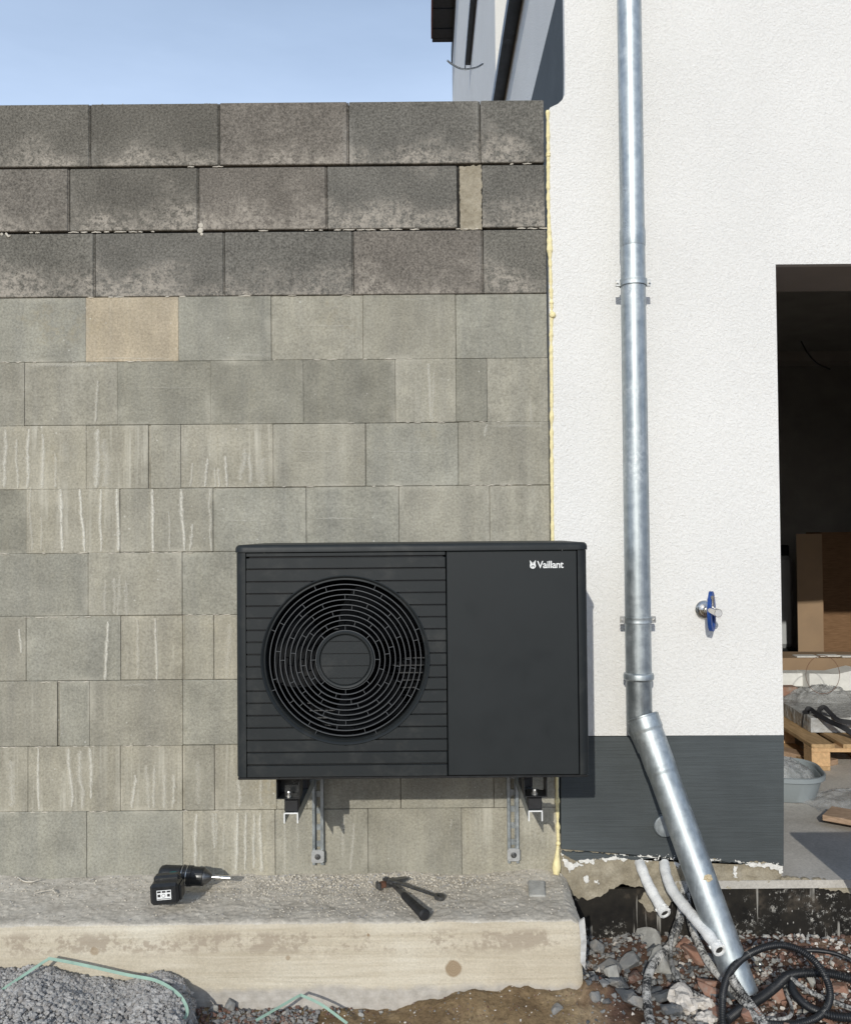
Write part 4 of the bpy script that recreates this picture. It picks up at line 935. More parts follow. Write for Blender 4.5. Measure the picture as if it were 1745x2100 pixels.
# printed name and emblem
fc = bpy.data.curves.new('t', 'FONT'); fc.body = 'Vaillant'; fc.size = .0278; fc.extrude = .0003; fc.offset = .0003; fc.space_character = .94
to = bpy.data.objects.new('t', fc); COL.objects.link(to); bpy.context.view_layer.update()
me = bpy.data.meshes.new_from_object(to.evaluated_get(bpy.context.evaluated_depsgraph_get())); bpy.data.objects.remove(to)
xs = [v.co.x for v in me.vertices]; tw = max(xs)-min(xs); P0 = W(1101.5, 1165, Yf); P1 = W(1155.5, 1165, Yf); sx = (P1.x-P0.x)/tw
p = MB(); p.add([(P0.x+(v.co.x-min(xs))*sx, Yf-.0004-v.co.z, P0.z+v.co.y*sx*1.06) for v in me.vertices], [list(f.vertices) for f in me.polygons]); p.build('printed_name', M['logo'], unit)
p = MB(); ec_ = W(1092.5, 1159.5, Yf); u_ = Yf/F
egg = [(ec_.x+6.1*u_*math.sin(a)*(1-.10*math.cos(a)), ec_.z-6.8*u_*math.cos(a)*-1) for a in [2*math.pi*k/28 for k in range(28)]]
p.prism(egg, Yf-.0008, Yf+.002)
for s_ in (-1, 1): p.prism([(ec_.x+s_*2.0*u_, ec_.z+5.5*u_), (ec_.x+s_*5.2*u_, ec_.z+3.5*u_), (ec_.x+s_*6.0*u_, ec_.z+10.6*u_), (ec_.x+s_*4.4*u_, ec_.z+9.3*u_)], Yf-.0007, Yf+.0019)
p.prism([(ec_.x-2.6*u_, ec_.z+1.6*u_), (ec_.x, ec_.z+.3*u_), (ec_.x+2.6*u_, ec_.z+1.6*u_), (ec_.x+1.2*u_, ec_.z-.6*u_), (ec_.x, ec_.z-1.2*u_), (ec_.x-1.2*u_, ec_.z-.6*u_)], Yf-.0012, Yf-.0009, 1)
for s_ in (-1, 1): p.prism([(ec_.x+s_*1.0*u_, ec_.z-1.4*u_), (ec_.x+s_*3.2*u_, ec_.z-.2*u_), (ec_.x+s_*2.9*u_, ec_.z-3.6*u_), (ec_.x+s_*1.7*u_, ec_.z-4.2*u_)], Yf-.0012, Yf-.0009, 1)
for s_ in (-1, 1): p.prism([(ec_.x+s_*.7*u_, ec_.z+6.8*u_), (ec_.x+s_*2.2*u_, ec_.z+7*u_), (ec_.x+s_*1.8*u_, ec_.z+4.2*u_), (ec_.x+s_*.5*u_, ec_.z+3*u_)], Yf-.0012, Yf-.0009, 1)
p.build('emblem', [M['logo'], M['paint']], unit)
# feet of the unit: folded black plates
armX = [W(597, 1690, 2.93).x, W(1098, 1685, 2.93).x]; ztopfoot = uB-.004
for ax in armX:
    for (yy, wd) in ((2.90, .05), (3.16, .05)):
        p = MB(); z0f = W(597, 1632, 2.93).z
        p.box(ax-.041, ax-.0375, yy-.01, yy+.06, z0f, ztopfoot); p.box(ax+.0305, ax+.034, yy-.01, yy+.06, z0f, ztopfoot); p.box(ax-.0375, ax+.0305, yy-.01, yy+.06, z0f, z0f+.003)
        if ax < 0 and yy < 3: p.box(ax-.0375, ax+.0305, yy+.055, yy+.058, z0f+.003, ztopfoot)
        p.build('foot', M['black'], unit)
        q = MB(); q.lathe([(0, .0175), (.006, .017), (.0075, .013), (.0075, .006), (.011, .005), (.011, .0)], (ax-.004, yy+.012, z0f+.003), (0, 0, 1), 6 if False else 12, 0, False); q.build('bolt', M['bolt'], unit)

# wall brackets
z_arm = W(597, 1667, 2.93).z; z_rail0 = W(652, 1776, YW-.03).z
def bracket(ax, rx):
    t = thing('wall_bracket', (rx, YW, z_rail0), 'x', 'bracket', 'brackets carrying the outdoor unit')
    p = MB(); wr = .021; d0 = YW-.024; d1 = YW-.001; z1 = uB+.25
    for (a_, c_) in ((rx-wr, rx-wr+.010), (rx+wr-.010, rx+wr)):      # lips
        p.box(a_, c_, d0, d0+.002, z_rail0, z1)
    p.box(rx-wr, rx-wr+.002, d0+.0021, d1, z_rail0, z1); p.box(rx+wr-.002, rx+wr, d0+.0021, d1, z_rail0, z1)
    p.box(rx-wr+.0021, rx-.007, d1-.003, d1, z_rail0, z1); p.box(rx+.007, rx+wr-.0021, d1-.003, d1, z_rail0, z1)
    z = z_rail0
    while z < z1-.02: p.box(rx-.0069, rx+.0069, d1-.003, d1, z, z+.022); z += .062
    p.build('rail', M['galv2'], t)
    # clamp plate with its bolt at the foot of the rail
    pz = W(652, 1757, YW-.03).z; s_ = .0235; c_ = .006
    p = MB(); poly = [(rx-s_+c_, pz-s_), (rx+s_-c_, pz-s_), (rx+s_, pz-s_+c_), (rx+s_, pz+s_-c_), (rx+s_-c_, pz+s_), (rx-s_+c_, pz+s_), (rx-s_, pz+s_-c_), (rx-s_, pz-s_+c_)]
    p.prism(poly, YW-.033, YW-.0245); pl_ = p.build('clamp_plate', M['stonel'] if False else M['bolt2'], t)
    p = MB(); p.lathe([(.011, -.001), (.011, -.003), (.0075, -.0035), (.0075, -.009), (0, -.0095)], (rx, YW-.033, pz), (0, 1, 0), 10, 0, False); p.lathe([(0, -.016), (.0035, -.016), (.0035, -.009)], (rx, YW-.033, pz), (0, 1, 0), 10); p.build('bolt', M['darksteel'], pl_)
    # inverted U arm standing out from the wall, flanges hanging down
    p = MB(); aw = .0215; y0 = 2.93; h0, h1 = .036, .062
    p.box(ax-aw, ax+aw, y0, YW-.001, z_arm-.003, z_arm)
    for sx in (-1, 1):
        xo = ax+sx*aw; xi = xo-sx*.0025; zt = z_arm-.0031
        vs = [(xo, y0, zt), (xo, y0, zt-.031), (xo, y0+.12, zt-.032), (xo, YW-.03, zt-.034), (xo, YW-.03, zt)]
        vs2 = [(xi, y, z) for x, y, z in vs]; n = 5; p.add(vs+vs2, [list(range(5)), list(range(5, 10))[::-1]]+[[i, (i+1) % n, n+(i+1) % n, n+i] for i in range(n)])
    p.build('arm', M['galv2'], t)
    p = MB(); p.box(ax-aw-.0015, ax+aw+.0015, y0-.003, y0-.0002, z_arm-.0040, z_arm+.0002)
    for sx in (-1, 1): p.box(ax+sx*aw-.0020, ax+sx*aw+.0020, y0-.003, y0-.0002, z_arm-.034, z_arm-.0041)
    p.build('arm_lip', M['litlip'], t)
    for yy in (2.935, 3.19):
        p = MB(); p.box(ax-.0225, ax+.0225, yy, yy+.05, z_arm+.0005, W(597, 1632, 2.93).z-.0005, 0, None, .003); p.build('rubber_block', M['rubber'], t)
    return t
M['litlip'] = mat('sunlit_lip', (.80, .80, .78), .5, .1, .05, 60, 0)  # sunlight on the arm lip painted in as a paler tone
M['bolt2'] = mat('grey_zinc_plate', (.42, .42, .41), .5, .35, .12, 60, .3)
t1 = bracket(armX[0], W(652, 1700, YW-.02).x); t1['label'] = 'slotted steel rail and arm bracket under the fan side of the unit'
t2 = bracket(armX[1], W(1052, 1700, YW-.02).x); t2['label'] = 'slotted steel rail and arm bracket near the white house wall'

# ------------------------------------------------------------ downpipe
YP = YW-.105
pt = lambda x, y: W(x, y, YP)
X0, X1 = pt(1290, 0), pt(1309.5, 1380)
px_ = lambda z: X0.x+(X1.x-X0.x)*(X0.z-z)/(X0.z-X1.z)
rP = 25.5*YP/F
dp = thing('downpipe', (px_(.2), YP, 0.02), 'galvanised steel downpipe on the white wall kinking into a slanted lower run', 'downpipe')
zz = lambda y: pt(1305, y).z
def vt(z0, z1, r, name, m=M['galv'], n=48, parent=None, steps=2):
    p = MB(); p.tube([(px_(z0+(z1-z0)*k/steps), YP, z0+(z1-z0)*k/steps) for k in range(steps+1)], r, n); return p.build(name, m, parent or dp)
vt(ZT, zz(500), rP*.97, 'upper_pipe'); 
p = MB(); p.tube([(px_(zz(y)), YP, zz(y)) for y in (470, 475, 502, 506)], lambda t: rP*(1.0 if t in (0, 1) else 1.03), 48); p.build('sleeve', M['galv'], dp)
p = MB(); p.tube([(px_(zz(y)), YP, zz(y)) for y in (505, 1000, 1382)], lambda t: rP*(.985+.045*t), 48); p.build('lower_pipe', M['galv'], dp)
p = MB(); r2 = rP*1.04; zc0 = zz(1388)
prof_ = [(r2*.99, .035), (r2*1.0, .016), (r2*1.12, .012), (r2*1.16, .006), (r2*1.16, -.006), (r2*1.1, -.010), (r2*1.0, -.013)]
p.lathe([(r, t) for r, t in prof_], (px_(zc0), YP, zc0), (0, 0, 1), 48); p.build('collar', M['galv'], dp)
p = MB(); p.tube([(px_(zz(y)), YP, zz(y)) for y in (1388, 1440, 1500)], rP*1.02, 48); 
p.tube([(px_(zz(y))-.001, YP-rP*1.022, zz(y)) for y in (1400, 1490)], .0012, 6); p.tube(smoothpath([pt(1311.5, 1470), pt(1313, 1490), W(1322, 1508, YP-.008), W(1334, 1535, YP-.018)], 6), rP*1.06, 40); p.build('elbow_inlet', M['galv2'], dp)
# slanted run, coming forward to the ground
A = W(1320, 1478, YP-.01); Bt = W(1524, 2040, 3.0)
D_ = (Bt-A).normalized(); rb = 31.5*3.28/F
ax_ = lambda s_: A + (Bt-A)*s_
pth = [A - D_*.012 + D_*((Bt-A).length+.012)*k/40 for k in range(41)]
def rslant(t):
    r = rb*1.0
    if t < .02: r = rb*1.05
    elif t < .055: r = rb*1.045
    elif t < .075: r = rb*.985
    elif t < .20: r = rb*.99
    elif t < .215: r = rb*.97
    else: r = rb*(.95-.05*t)
    return r
p = MB(); pth = [A - D_*.012 + D_*((Bt-A).length+.012)*k/160 for k in range(161)]; p.tube(pth, rslant, 48); p.build('slanted_pipe', M['galvs'] if 'galvs' in M else M['galv'], dp, sharp=60)
# rounded lip of the knee
p = MB(); p.lathe([(rb*1.0, -.004), (rb*1.055, -.002), (rb*1.06, .004), (rb*1.03, .008)], A-D_*.012, D_, 48); p.build('knee_lip', M['galv2'], dp)
p = MB(); q = ax_(.585) + Vector((.012, -rb*.9, .004)); clod_v = None; random.seed(2); clod(p, q, .014, 0, (1.2, .5, .8), sub=3); p.build('foam_blob', M['blob'], dp)
p = MB(); cl_ = W(1556, 1978, 3.06); p.box(cl_.x-.012, cl_.x+.014, 3.05, 3.075, cl_.z-.002, cl_.z+.002); p.box(cl_.x-.012, cl_.x+.014, 3.05, 3.075, cl_.z-.022, cl_.z-.018); p.tube([(cl_.x+.004, 3.06, cl_.z+.012), (cl_.x+.004, 3.06, cl_.z-.03)], .005, 8); p.build('end_clamp', M['steel'], dp)
def clamp(y):
    z = zz(y); X = px_(z); p = MB(); r = rP*1.04
    p.lathe([(r, -.012), (r+.003, -.0115), (r+.0032, -.005), (r+.0015, 0), (r+.0032, .005), (r+.003, .0115), (r, .012)], (X, YP, z), (0, 0, 1), 48); c_ = p.build('pipe_clamp', M['galv'], dp, sharp=50)
    for s_ in (-1, 1):
        p = MB(); xe = X+s_*(r+.002)
        p.box(min(xe, xe+s_*.015), max(xe, xe+s_*.015), YP-.006, YP-.003, z-.012, z+.012); p.box(min(xe, xe+s_*.015), max(xe, xe+s_*.015), YP+.003, YP+.006, z-.012, z+.012)
        p.tube([(xe+s_*.009, YP-.014, z), (xe+s_*.009, YP+.012, z)], .0042, 8); p.build('clamp_ear', M['bolt'], c_)
    p = MB(); p.tube([(X, YP+r, z), (X, YW-.001, z)], .005, 10); p.build('wall_pin', M['bolt'], c_)
clamp(580); clamp(1271)
# round outlet cover half hidden behind the slanted pipe
p = MB(); q = W(1362, 1694, YW-.03); p.lathe([(0, -.012), (.036, -.012), (.0395, -.009), (.040, .0), (.036, .006), (.036, .03)], q, (0, 1, 0), 40)
tag(p.build('vent_cap', M['galv']), 'round pale outlet cap on the dark plinth half hidden behind the slanted pipe', 'cap')

# ------------------------------------------------------------ garden tap
M['bolt2x'] = mat('matt_zinc', (.62, .61, .59), .6, .2, .08, 60, .2)
tp = W(1443, 1250, YW); tap = thing('garden_tap', tuple(tp), 'metal garden tap with blue lever handle on the white wall', 'tap')
p = MB(); p.lathe([(.0355, -.004), (.0355, -.012), (.030, -.019), (.022, -.023), (.021, -.026), (.013, -.03), (.011, -.045), (0, -.046)], tp, (0, 1, 0), 40); p.build('wall_flange', M['chrome'], tap)
p = MB(); e = W(1470, 1256, YW-.10); s0 = Vector((tp.x, YW-.04, tp.z)); p.tube([s0, s0+Vector((.0, -.04, 0))], .010, 16); h0 = Vector((tp.x+.0, YW-.08, tp.z))
p.tube([Vector((tp.x, YW-.075, tp.z)), Vector((tp.x, YW-.095, tp.z))], .014, 6, smooth=False); p.tube([W(1459, 1252, YW-.10), W(1473, 1258, YW-.155)], .0150, 24); p.lathe([(0, .0005), (.0135, .0005)], W(1473, 1258, YW-.155), W(1473, 1258, YW-.155)-W(1459, 1252, YW-.10), 24, 1, False); p.tube([W(1461, 1250, YW-.10), W(1461, 1222, YW-.10)], .0065, 14); p.build('spout_body', [M['chrome'], M['bolt2x']], tap)
p = MB(); hc = W(1459, 1254, YW-.085); rot = Matrix.Translation(hc) @ Matrix.Rotation(R(52), 4, 'Z')
n = 28; ou = [(math.cos(2*math.pi*k/n)*.026*(1-.18*math.sin(2*math.pi*k/n)), math.sin(2*math.pi*k/n)*.0745) for k in range(n)]; inn = [(x*.55, z*.80+.002) for x, z in ou]
vs = [rot @ Vector((x, y, z)) for y in (-.007, .007) for (x, z) in ou] + [rot @ Vector((x, y, z)) for y in (-.007, .007) for (x, z) in inn]
fs = []
for k in range(n):
    k2 = (k+1) % n; fs += [[k, k2, n+k2, n+k], [2*n+k, 3*n+k, 3*n+k2, 2*n+k2], [k, 2*n+k, 2*n+k2, k2], [n+k, n+k2, 3*n+k2, 3*n+k]]
p.add(vs, fs); p.build('lever_handle', M['blue'], tap)

# ------------------------------------------------------------ hoses and conduits
def hose(name, pts, r, mt, label, cat, corr=True, group=None, n=10, amp=.22):
    P = smoothpath(pts, 40); tot = sum((P[i+1]-P[i]).length for i in range(len(P)-1)); pitch = .0066
    # resample evenly so that the rings are regular
    m_ = max(20, int(tot/(pitch/3))) if corr else max(20, int(tot/.006)); out = []; acc = 0; i = 0; step = tot/m_; d = 0
    cum = [0]
    for k in range(len(P)-1): cum.append(cum[-1]+(P[k+1]-P[k]).length)
    j = 0
    for k in range(m_+1):
        s_ = min(step*k, tot-1e-6)
        while cum[j+1] < s_: j += 1
        out.append(P[j].lerp(P[j+1], (s_-cum[j])/max(1e-9, cum[j+1]-cum[j])))
    b = MB(); 
    if corr: b.tube(out, lambda t: r*(1-amp*(.5-.5*math.cos(2*math.pi*t*tot/pitch))), 14)
    else: b.tube(out, lambda t: r*(1+.10*fbm((t*tot*30, r*100, 0), 3)), 16)
    return tag(b.build(name, mt, sharp=70), label, cat, group)
def gp(x, y, z=.02): return G(x, y, z+.016)
wh1 = [W(1311, 1768, 3.42), W(1317, 1785, 3.37), W(1328, 1812, 3.32), W(1343, 1840, 3.27), W(1362, 1872, 3.21)]
h1 = hose('plastered_pipe', wh1, .0195, M['whitehose'], 'shorter white plaster-covered pipe stub hanging from the footing', 'pipe', False, 'white pipes below the plinth')
wh2 = [W(1361, 1766, 3.42), W(1366, 1795, 3.35), W(1378, 1825, 3.28), W(1398, 1853, 3.20), W(1425, 1885, 3.11), W(1452, 1918, 3.03), W(1474, 1948, 2.965)]
h2 = hose('plastered_pipe', wh2, .0195, M['whitehose'], 'longer white plaster-covered pipe lying across the slanted downpipe', 'pipe', False, 'white pipes below the plinth')
for (pp, hh) in ((wh1, h1), (wh2, h2)):
    b = MB(); d = (pp[-1]-pp[-2]).normalized(); b.lathe([(.021, -.02), (.0225, .001), (.0215, .006), (.015, .007), (.0135, .0), (.0, -.002)], pp[-1], d, 20, 0)
    random.seed(9)
    for k in range(16):
        a = random.random()*6.28; u = d.orthogonal().normalized(); v = d.cross(u); clod(b, pp[-1]+(u*math.cos(a)+v*math.sin(a))*.0205+d*random.uniform(-.02, .005), random.uniform(.003, .007), 0, sub=1)
    e_ = b.build('pipe_end', M['whitehose'], hh)
    b = MB(); b.lathe([(0, .0015), (.0128, .0015)], pp[-1], d, 16, 0); b.build('pipe_mouth', M['gap'], hh)
hose('conduit', [W(1402, 1795, 3.44), W(1400, 1835, 3.40), W(1396, 1870, 3.37), W(1392, 1900, 3.34), W(1375, 1938, 3.30), gp(1350, 1965, .05), gp(1333, 1992, .055), gp(1326, 2025, .05), gp(1328, 2065, .04), gp(1336, 2115, .035)], .0150, M['dustyhose'], 'dusty black conduit dropping from the footing over the grey stones', 'conduit', True, 'conduits by the footing')
hose('conduit', [W(1396, 1830, 3.42), W(1392, 1875, 3.36), W(1378, 1920, 3.30), W(1374, 1960, 3.22), gp(1384, 1998, .045), gp(1405, 2025, .035), gp(1436, 2046, .02)], .0088, M['dustyhose'], 'thinnest dusty cable curving right between the hanging conduits', 'conduit', False, 'conduits by the footing')
hose('conduit', [W(1408, 1815, 3.43), W(1410, 1860, 3.38), W(1418, 1900, 3.32), W(1436, 1945, 3.24), gp(1460, 1985, .05), gp(1485, 2012, .05), gp(1515, 2045, .045), gp(1550, 2088, .03), gp(1580, 2120, .03)], .0135, M['dustyhose'], 'white-splashed corrugated conduit running under the big loop', 'conduit', True, 'conduits by the footing')
hose('conduit', [W(1485, 2125, 2.80), W(1481, 2080, 2.84), W(1484, 2030, 2.90), W(1500, 1990, 2.96), W(1535, 1958, 3.02), W(1585, 1940, 3.05), W(1630, 1945, 3.04), W(1670, 1972, 3.0), W(1695, 2010, 2.94), W(1702, 2045, 2.9), W(1690, 2075, 2.86), W(1660, 2095, 2.83), W(1610, 2102, 2.83), W(1560, 2092, 2.84), W(1525, 2060, 2.88)], .0125, M['hose'], 'black corrugated conduit coiled into one large upright loop', 'conduit', True, 'conduits by the footing')
hose('conduit', [W(1498, 2003, 2.93), W(1515, 2030, 2.91), W(1540, 2065, 2.87), W(1575, 2110, 2.82)], .0165, M['dustyhose'], 'straight dusty black conduit end lying inside the left side of the loop', 'conduit', True, 'conduits by the footing')
hose('conduit', [gp(1790, 2015, .03), gp(1745, 2008, .04), gp(1700, 1998, .05), gp(1650, 1996, .05), gp(1615, 2003, .05), gp(1590, 2025, .04), gp(1560, 2048, .03), gp(1520, 2070, .025), gp(1490, 2092, .02)], .0155, M['hose'], 'thick black conduit entering at the right edge behind the loop', 'conduit', True, 'conduits by the footing')
hose('conduit', [gp(1790, 1990, .05), gp(1745, 1970, .06), gp(1710, 1956, .07), gp(1670, 1950, .07), gp(1630, 1952, .06)], .0075, M['hose'], 'thin black cable along the foot of the black footing at the right', 'conduit', False, 'conduits by the footing')
hose('conduit', [gp(1600, 1990, .05), gp(1625, 2010, .045), gp(1660, 2035, .04), gp(1700, 2052, .035), gp(1760, 2075, .03)], .0080, M['dustyhose'], 'thin dusty cable slanting right across the inside of the loop', 'conduit', False, 'conduits by the footing')
hose('conduit', [gp(1790, 2078, .02), gp(1740, 2088, .02), gp(1690, 2080, .02), gp(1650, 2060, .02), gp(1625, 2030, .03), gp(1628, 2005, .04)], .0145, M['hose'], 'black conduit hooking round at the lower right corner', 'conduit', True, 'conduits by the footing')
hose('conduit', [gp(1610, 2005, .04), gp(1608, 2030, .02), gp(1622, 2060, .015), gp(1620, 2085, .015), gp(1590, 2092, .015), gp(1545, 2090, .015)], .0055, M['dustyhose'], 'thin hooked grey cable at the bottom inside the loop', 'conduit', False, 'conduits by the footing')

# ------------------------------------------------------------ tools on the ledge
Yd = 3.27
dr = thing('cordless_drill', tuple(G(355, 1825, zL)), 'black and teal cordless drill lying on the ledge with its battery towards the viewer', 'drill')
A0 = W(327, 1793, Yd); A1 = W(478, 1802, Yd-.01); dv = (A1-A0).normalized(); L0 = (A1-A0).length; at = lambda px: (px-327)/151*L0
p = MB(); p.lathe([(0, 0), (.022, .001), (.030, .008), (.033, .02), (.034, at(372))], A0, dv, 24); p.build('motor_housing', M['black'], dr)
p = MB(); p.tube([W(344+31*k/10, 1792.5+3.5*k/10, Yd-.0275) for k in range(11)], lambda t: .001+.0105*math.sin(math.pi*min(.97, max(.03, t)))**.6, 14); p.build('teal_side', M['teal'], dr)
p = MB(); p.lathe([(.0345, at(373)), (.0365, at(374)), (.0365, at(377)), (.035, at(379)), (.035, at(383)), (.036, at(384)), (.036, at(395)), (.033, at(396)), (.032, at(418)), (.029, at(419)), (0, at(419.5))], A0, dv, 30, smooth=False); p.build('clutch_collar', M['black'], dr)
for px in (375.5, 385):
    p = MB(); p.lathe([(.0372, at(px)), (.0376, at(px+.4)), (.0372, at(px+1.2))], A0, dv, 30); p.build('collar_line', M['steel'], dr)
p = MB(); p.lathe([(.028, at(419)), (.026, at(424)), (.016, at(431)), (.010, at(434)), (0, at(434.2))], A0, dv, 24); ch = p.build('chuck', M['darksteel'], dr)
p = MB(); p.lathe([(.0032, at(433)), (.0032, at(441)), (.0085, at(441.5)), (.009, at(452)), (.0075, at(453)), (.0075, at(454)), (.009, at(455)), (.009, at(473)), (.0075, at(473.2)), (.0, at(470))], A0, dv, 16); p.build('socket_bit', M['steel'], dr)
H0 = W(348, 1800, Yd); H1 = W(343, 1826, 3.11)
p = MB(); p.tube([H0, H0.lerp(H1, .5)+Vector((0, 0, .004)), H1], .021, 14); p.build('handle', M['black'], dr)
bc = W(341, 1829, 3.085); p = MB(); Mt = Matrix.Translation(bc) @ Matrix.Rotation(R(3), 4, 'Z') @ Matrix.Rotation(R(-3), 4, 'Y')
p.box(-.050, .046, -.024, .050, -.038, .034, 0, Mt, .009); p.box(-.047, .042, .020, .055, .0, .046, 0, Mt, .007); p.box(.044, .053, -.012, .045, -.03, .022, 0, Mt, .004); bt = p.build('battery', M['black'], dr)
p = MB(); p.box(-.026, .022, -.0255, -.0245, -.018, .014, 0, Mt)
lb = p.build('battery_label', M['logo'], bt)
p = MB()
for i in range(3): p.box(-.024+.016*i, -.012+.016*i, -.0262, -.0257, .006, .012, 0, Mt)
for i in (0, 2): p.box(-.023+.016*i, -.014+.016*i, -.0262, -.0257, -.008, .001, 0, Mt)
p.lathe([(.0050, -.0262), (.0062, -.0262), (.0062, -.0257), (.0050, -.0257), (.0050, -.0262)], Mt @ Vector((-.002, 0, -.004)), (0, 1, 0), 20)
p.box(-.024, .020, -.0262, -.0257, -.0155, -.0135, 0, Mt); p.build('label_print', M['rubber'], lb)
p = MB(); 
for i in (0, 1): clod(p, Mt @ Vector((-.022+.016*i, .0, -.042)), .005, 0, sub=2)
p.build('battery_studs', M['steel'], bt)

hm = thing('hammer', tuple(G(820, 1850, zL)), 'claw hammer with black grip and rusty head lying on the ledge', 'hammer')
zt = zL+.022; Ha, Hb = G(773, 1818, zt), G(835, 1801, zt+.004)
p = MB(); d = (Hb-Ha).normalized(); LH = (Hb-Ha).length; Mt = Matrix.Translation(Ha) @ d.to_track_quat('X', 'Z').to_matrix().to_4x4()
p.box(0, .012, -.014, .014, -.014, .013, 0, Mt, .003); p.box(.0115, .035, -.0105, .0105, -.010, .010, 1, Mt, .003); p.box(.0345, .062, -.013, .013, -.013, .013, 0, Mt, .003)
vs = [Mt @ Vector(q) for q in ((.0615, -.012, -.011), (.0615, .012, -.011), (.0615, .012, .011), (.0615, -.012, .011), (LH, -.010, -.002), (LH, .010, -.002), (LH, .010, .003), (LH, -.010, .003))]
p.add(vs, [(0, 1, 2, 3), (4, 5, 6, 7), (0, 1, 5, 4), (1, 2, 6, 5), (2, 3, 7, 6), (3, 0, 4, 7)]); p.build('head', [M['darksteel'], M['rust']], hm)
S0 = G(803, 1812, zt-.002); S1 = G(829, 1838, zL+.018); S2 = G(872, 1879, zL+.019)
p = MB(); p.tube([S0, S1], .0085, 14); p.build('shaft', M['darksteel'], hm)
p = MB(); p.tube([S1.lerp(S2, k/24)-(S2-S1)*.04 for k in range(26)], lambda t: .0125+.0055*t+(.002 if t > .9 else 0) - (.0015 if int(t*25) % 3 == 0 and t < .7 else 0) - (.006 if t > .985 else 0), 16); p.build('grip', M['rubber'], hm)
wr = thing('wrench', tuple(G(855, 1826, zL)), 'grey combination wrench leaning on the hammer head on the ledge', 'wrench')
W0 = G(801, 1806, zL+.042); W1 = G(895, 1838, zL+.014); d = (W1-W0).normalized(); Mt = Matrix.Translation(W0) @ d.to_track_quat('X', 'Z').to_matrix().to_4x4(); LW = (W1-W0).length
p = MB(); p.box(0, LW, -.0075, .0075, -.0035, .0035, 0, Mt, .0025); p.box(-.012, .018, -.012, .012, -.004, .004, 0, Mt, .003); p.box(-.028, -.011, .004, .013, -.004, .004, 0, Mt, .002); p.box(-.028, -.011, -.013, -.004, -.004, .004, 0, Mt, .002); p.build('shank', M['darksteel'], wr)
p = MB(); rc = Mt @ Vector((LW+.012, 0, 0)); p.lathe([(.0105, -.006), (.019, -.006), (.020, 0), (.019, .006), (.0105, .006), (.0105, -.006)], rc, Mt.to_3x3() @ Vector((0, 0, 1)), 24); p.build('ring_end', M['darksteel'], wr)

# ------------------------------------------------------------ things in the room
def onf(px, py, dz=0): return G(px, py, zf+dz)
# open tall carton
cb = onf(1660, 1418); YC = 7.35; xcl = W(1638, 1200, YC).x; xce = W(1688, 1200, YC).x; zct = W(1690, 1092, YC).z
t = thing('large_carton', (xce+.6, YC+.3, zf), 'tall open brown cardboard carton standing at the back of the room', 'carton')
p = MB(); p.box(xce, xce+1.6, YC+.30, YC+.308, zf, zct); p.box(xce-.008, xce, YC, YC+.30, zf, zct); p.build('carton_walls', M['card'], t)
p = MB(); Mt = Matrix.Translation((xce-.006, YC-.002, zf)) @ Matrix.Rotation(R(-8), 4, 'Z'); p.box(-(xce-xcl), 0, -.004, .004, .0, zct-zf-.01, 0, Mt); p.build('carton_flap', M['cardl'], t)
YA = 7.9; a0 = W(1590, 1140, YA); a1 = W(1637, 1330, YA)
t = thing('boiler_cylinder', ((a0.x+a1.x)/2, YA+.2, zf), 'grey upright tank on a black base, dim behind the doorway edge', 'tank')
p = MB(); p.box(a0.x, a1.x-.02, YA, YA+.4, a1.z, a0.z, 0, None, .04); p.build('tank_body', M['whiteap'], t); p = MB(); p.box(a0.x-.05, a1.x+.03, YA-.05, YA+.45, zf, a1.z-.002, 0, None, .02); p.build('tank_base', M['black'], t)
p = MB(); p.box(a0.x+.03, a1.x-.05, YA+.03, YA+.37, a0.z+.001, W(1600, 1118, YA).z, 0, None, .01); p.build('tank_cap', M['black'], t)
# pallet
c0 = onf(1665, 1581, 0); pa = R(-3); Mp = Matrix.Translation((c0.x, c0.y, zf)) @ Matrix.Rotation(pa, 4, 'Z')
t = thing('pallet', tuple(c0), 'pine shipping pallet on the floor inside the doorway', 'pallet')
for j, yy in enumerate((.0, .54, 1.08)):
    for i, xx in enumerate((0, .33, .66)):
        p = MB(); p.box(xx, xx+.10, yy, yy+.12, .022, .10, 0, Mp, .002); p.build('block', M['palletend'], t)
for xx in (0, .33, .66): p = MB(); p.box(xx, xx+.10, 0, 1.2, .0, .0215, 0, Mp, .002); p.build('bottom_board', M['pallet'], t)
for yy in (.0, .54, 1.08): p = MB(); p.box(0, .8, yy, yy+.12, .1005, .122, 0, Mp, .002); p.build('stringer', M['palletend'], t)
for xx in (-.0, .17, .335, .50, .67): p = MB(); p.box(xx, xx+.125, 0, 1.2, .1225, .144, 0, Mp, .002); p.build('deck_board', M['pallet'], t)
# wrapped panels on the pallet
zp = zf+.145
p = MB(); q = Mp @ Vector((0, 0, 0)); xw0 = W(1592, 1460, 5.7).x
nx, ny = 40, 50; b0 = len(p.v)
def wz(x, y): return zp+.085+.010*fbm((x*6, y*6, 2), 3)
x_a, x_b, y_a, y_b = .10, .9, .28, 2.0
for j in range(ny+1):
    for i in range(nx+1):
        lx = x_a+(x_b-x_a)*i/nx; ly = y_a+(y_b-y_a)*j/ny; v = Mp @ Vector((lx, ly, 0)); p.v.append((v.x, v.y, wz(v.x*2, v.y*2)))
p.f = [[j*(nx+1)+i, j*(nx+1)+i+1, (j+1)*(nx+1)+i+1, (j+1)*(nx+1)+i] for j in range(ny) for i in range(nx)]; p.m = [0]*len(p.f); p.sm = [True]*len(p.f)
ring = [i for i in range(nx+1)]+[(j)*(nx+1)+nx for j in range(1, ny+1)]+[ny*(nx+1)+i for i in range(nx-1, -1, -1)]+[j*(nx+1) for j in range(ny-1, 0, -1)]
bb = len(p.v)
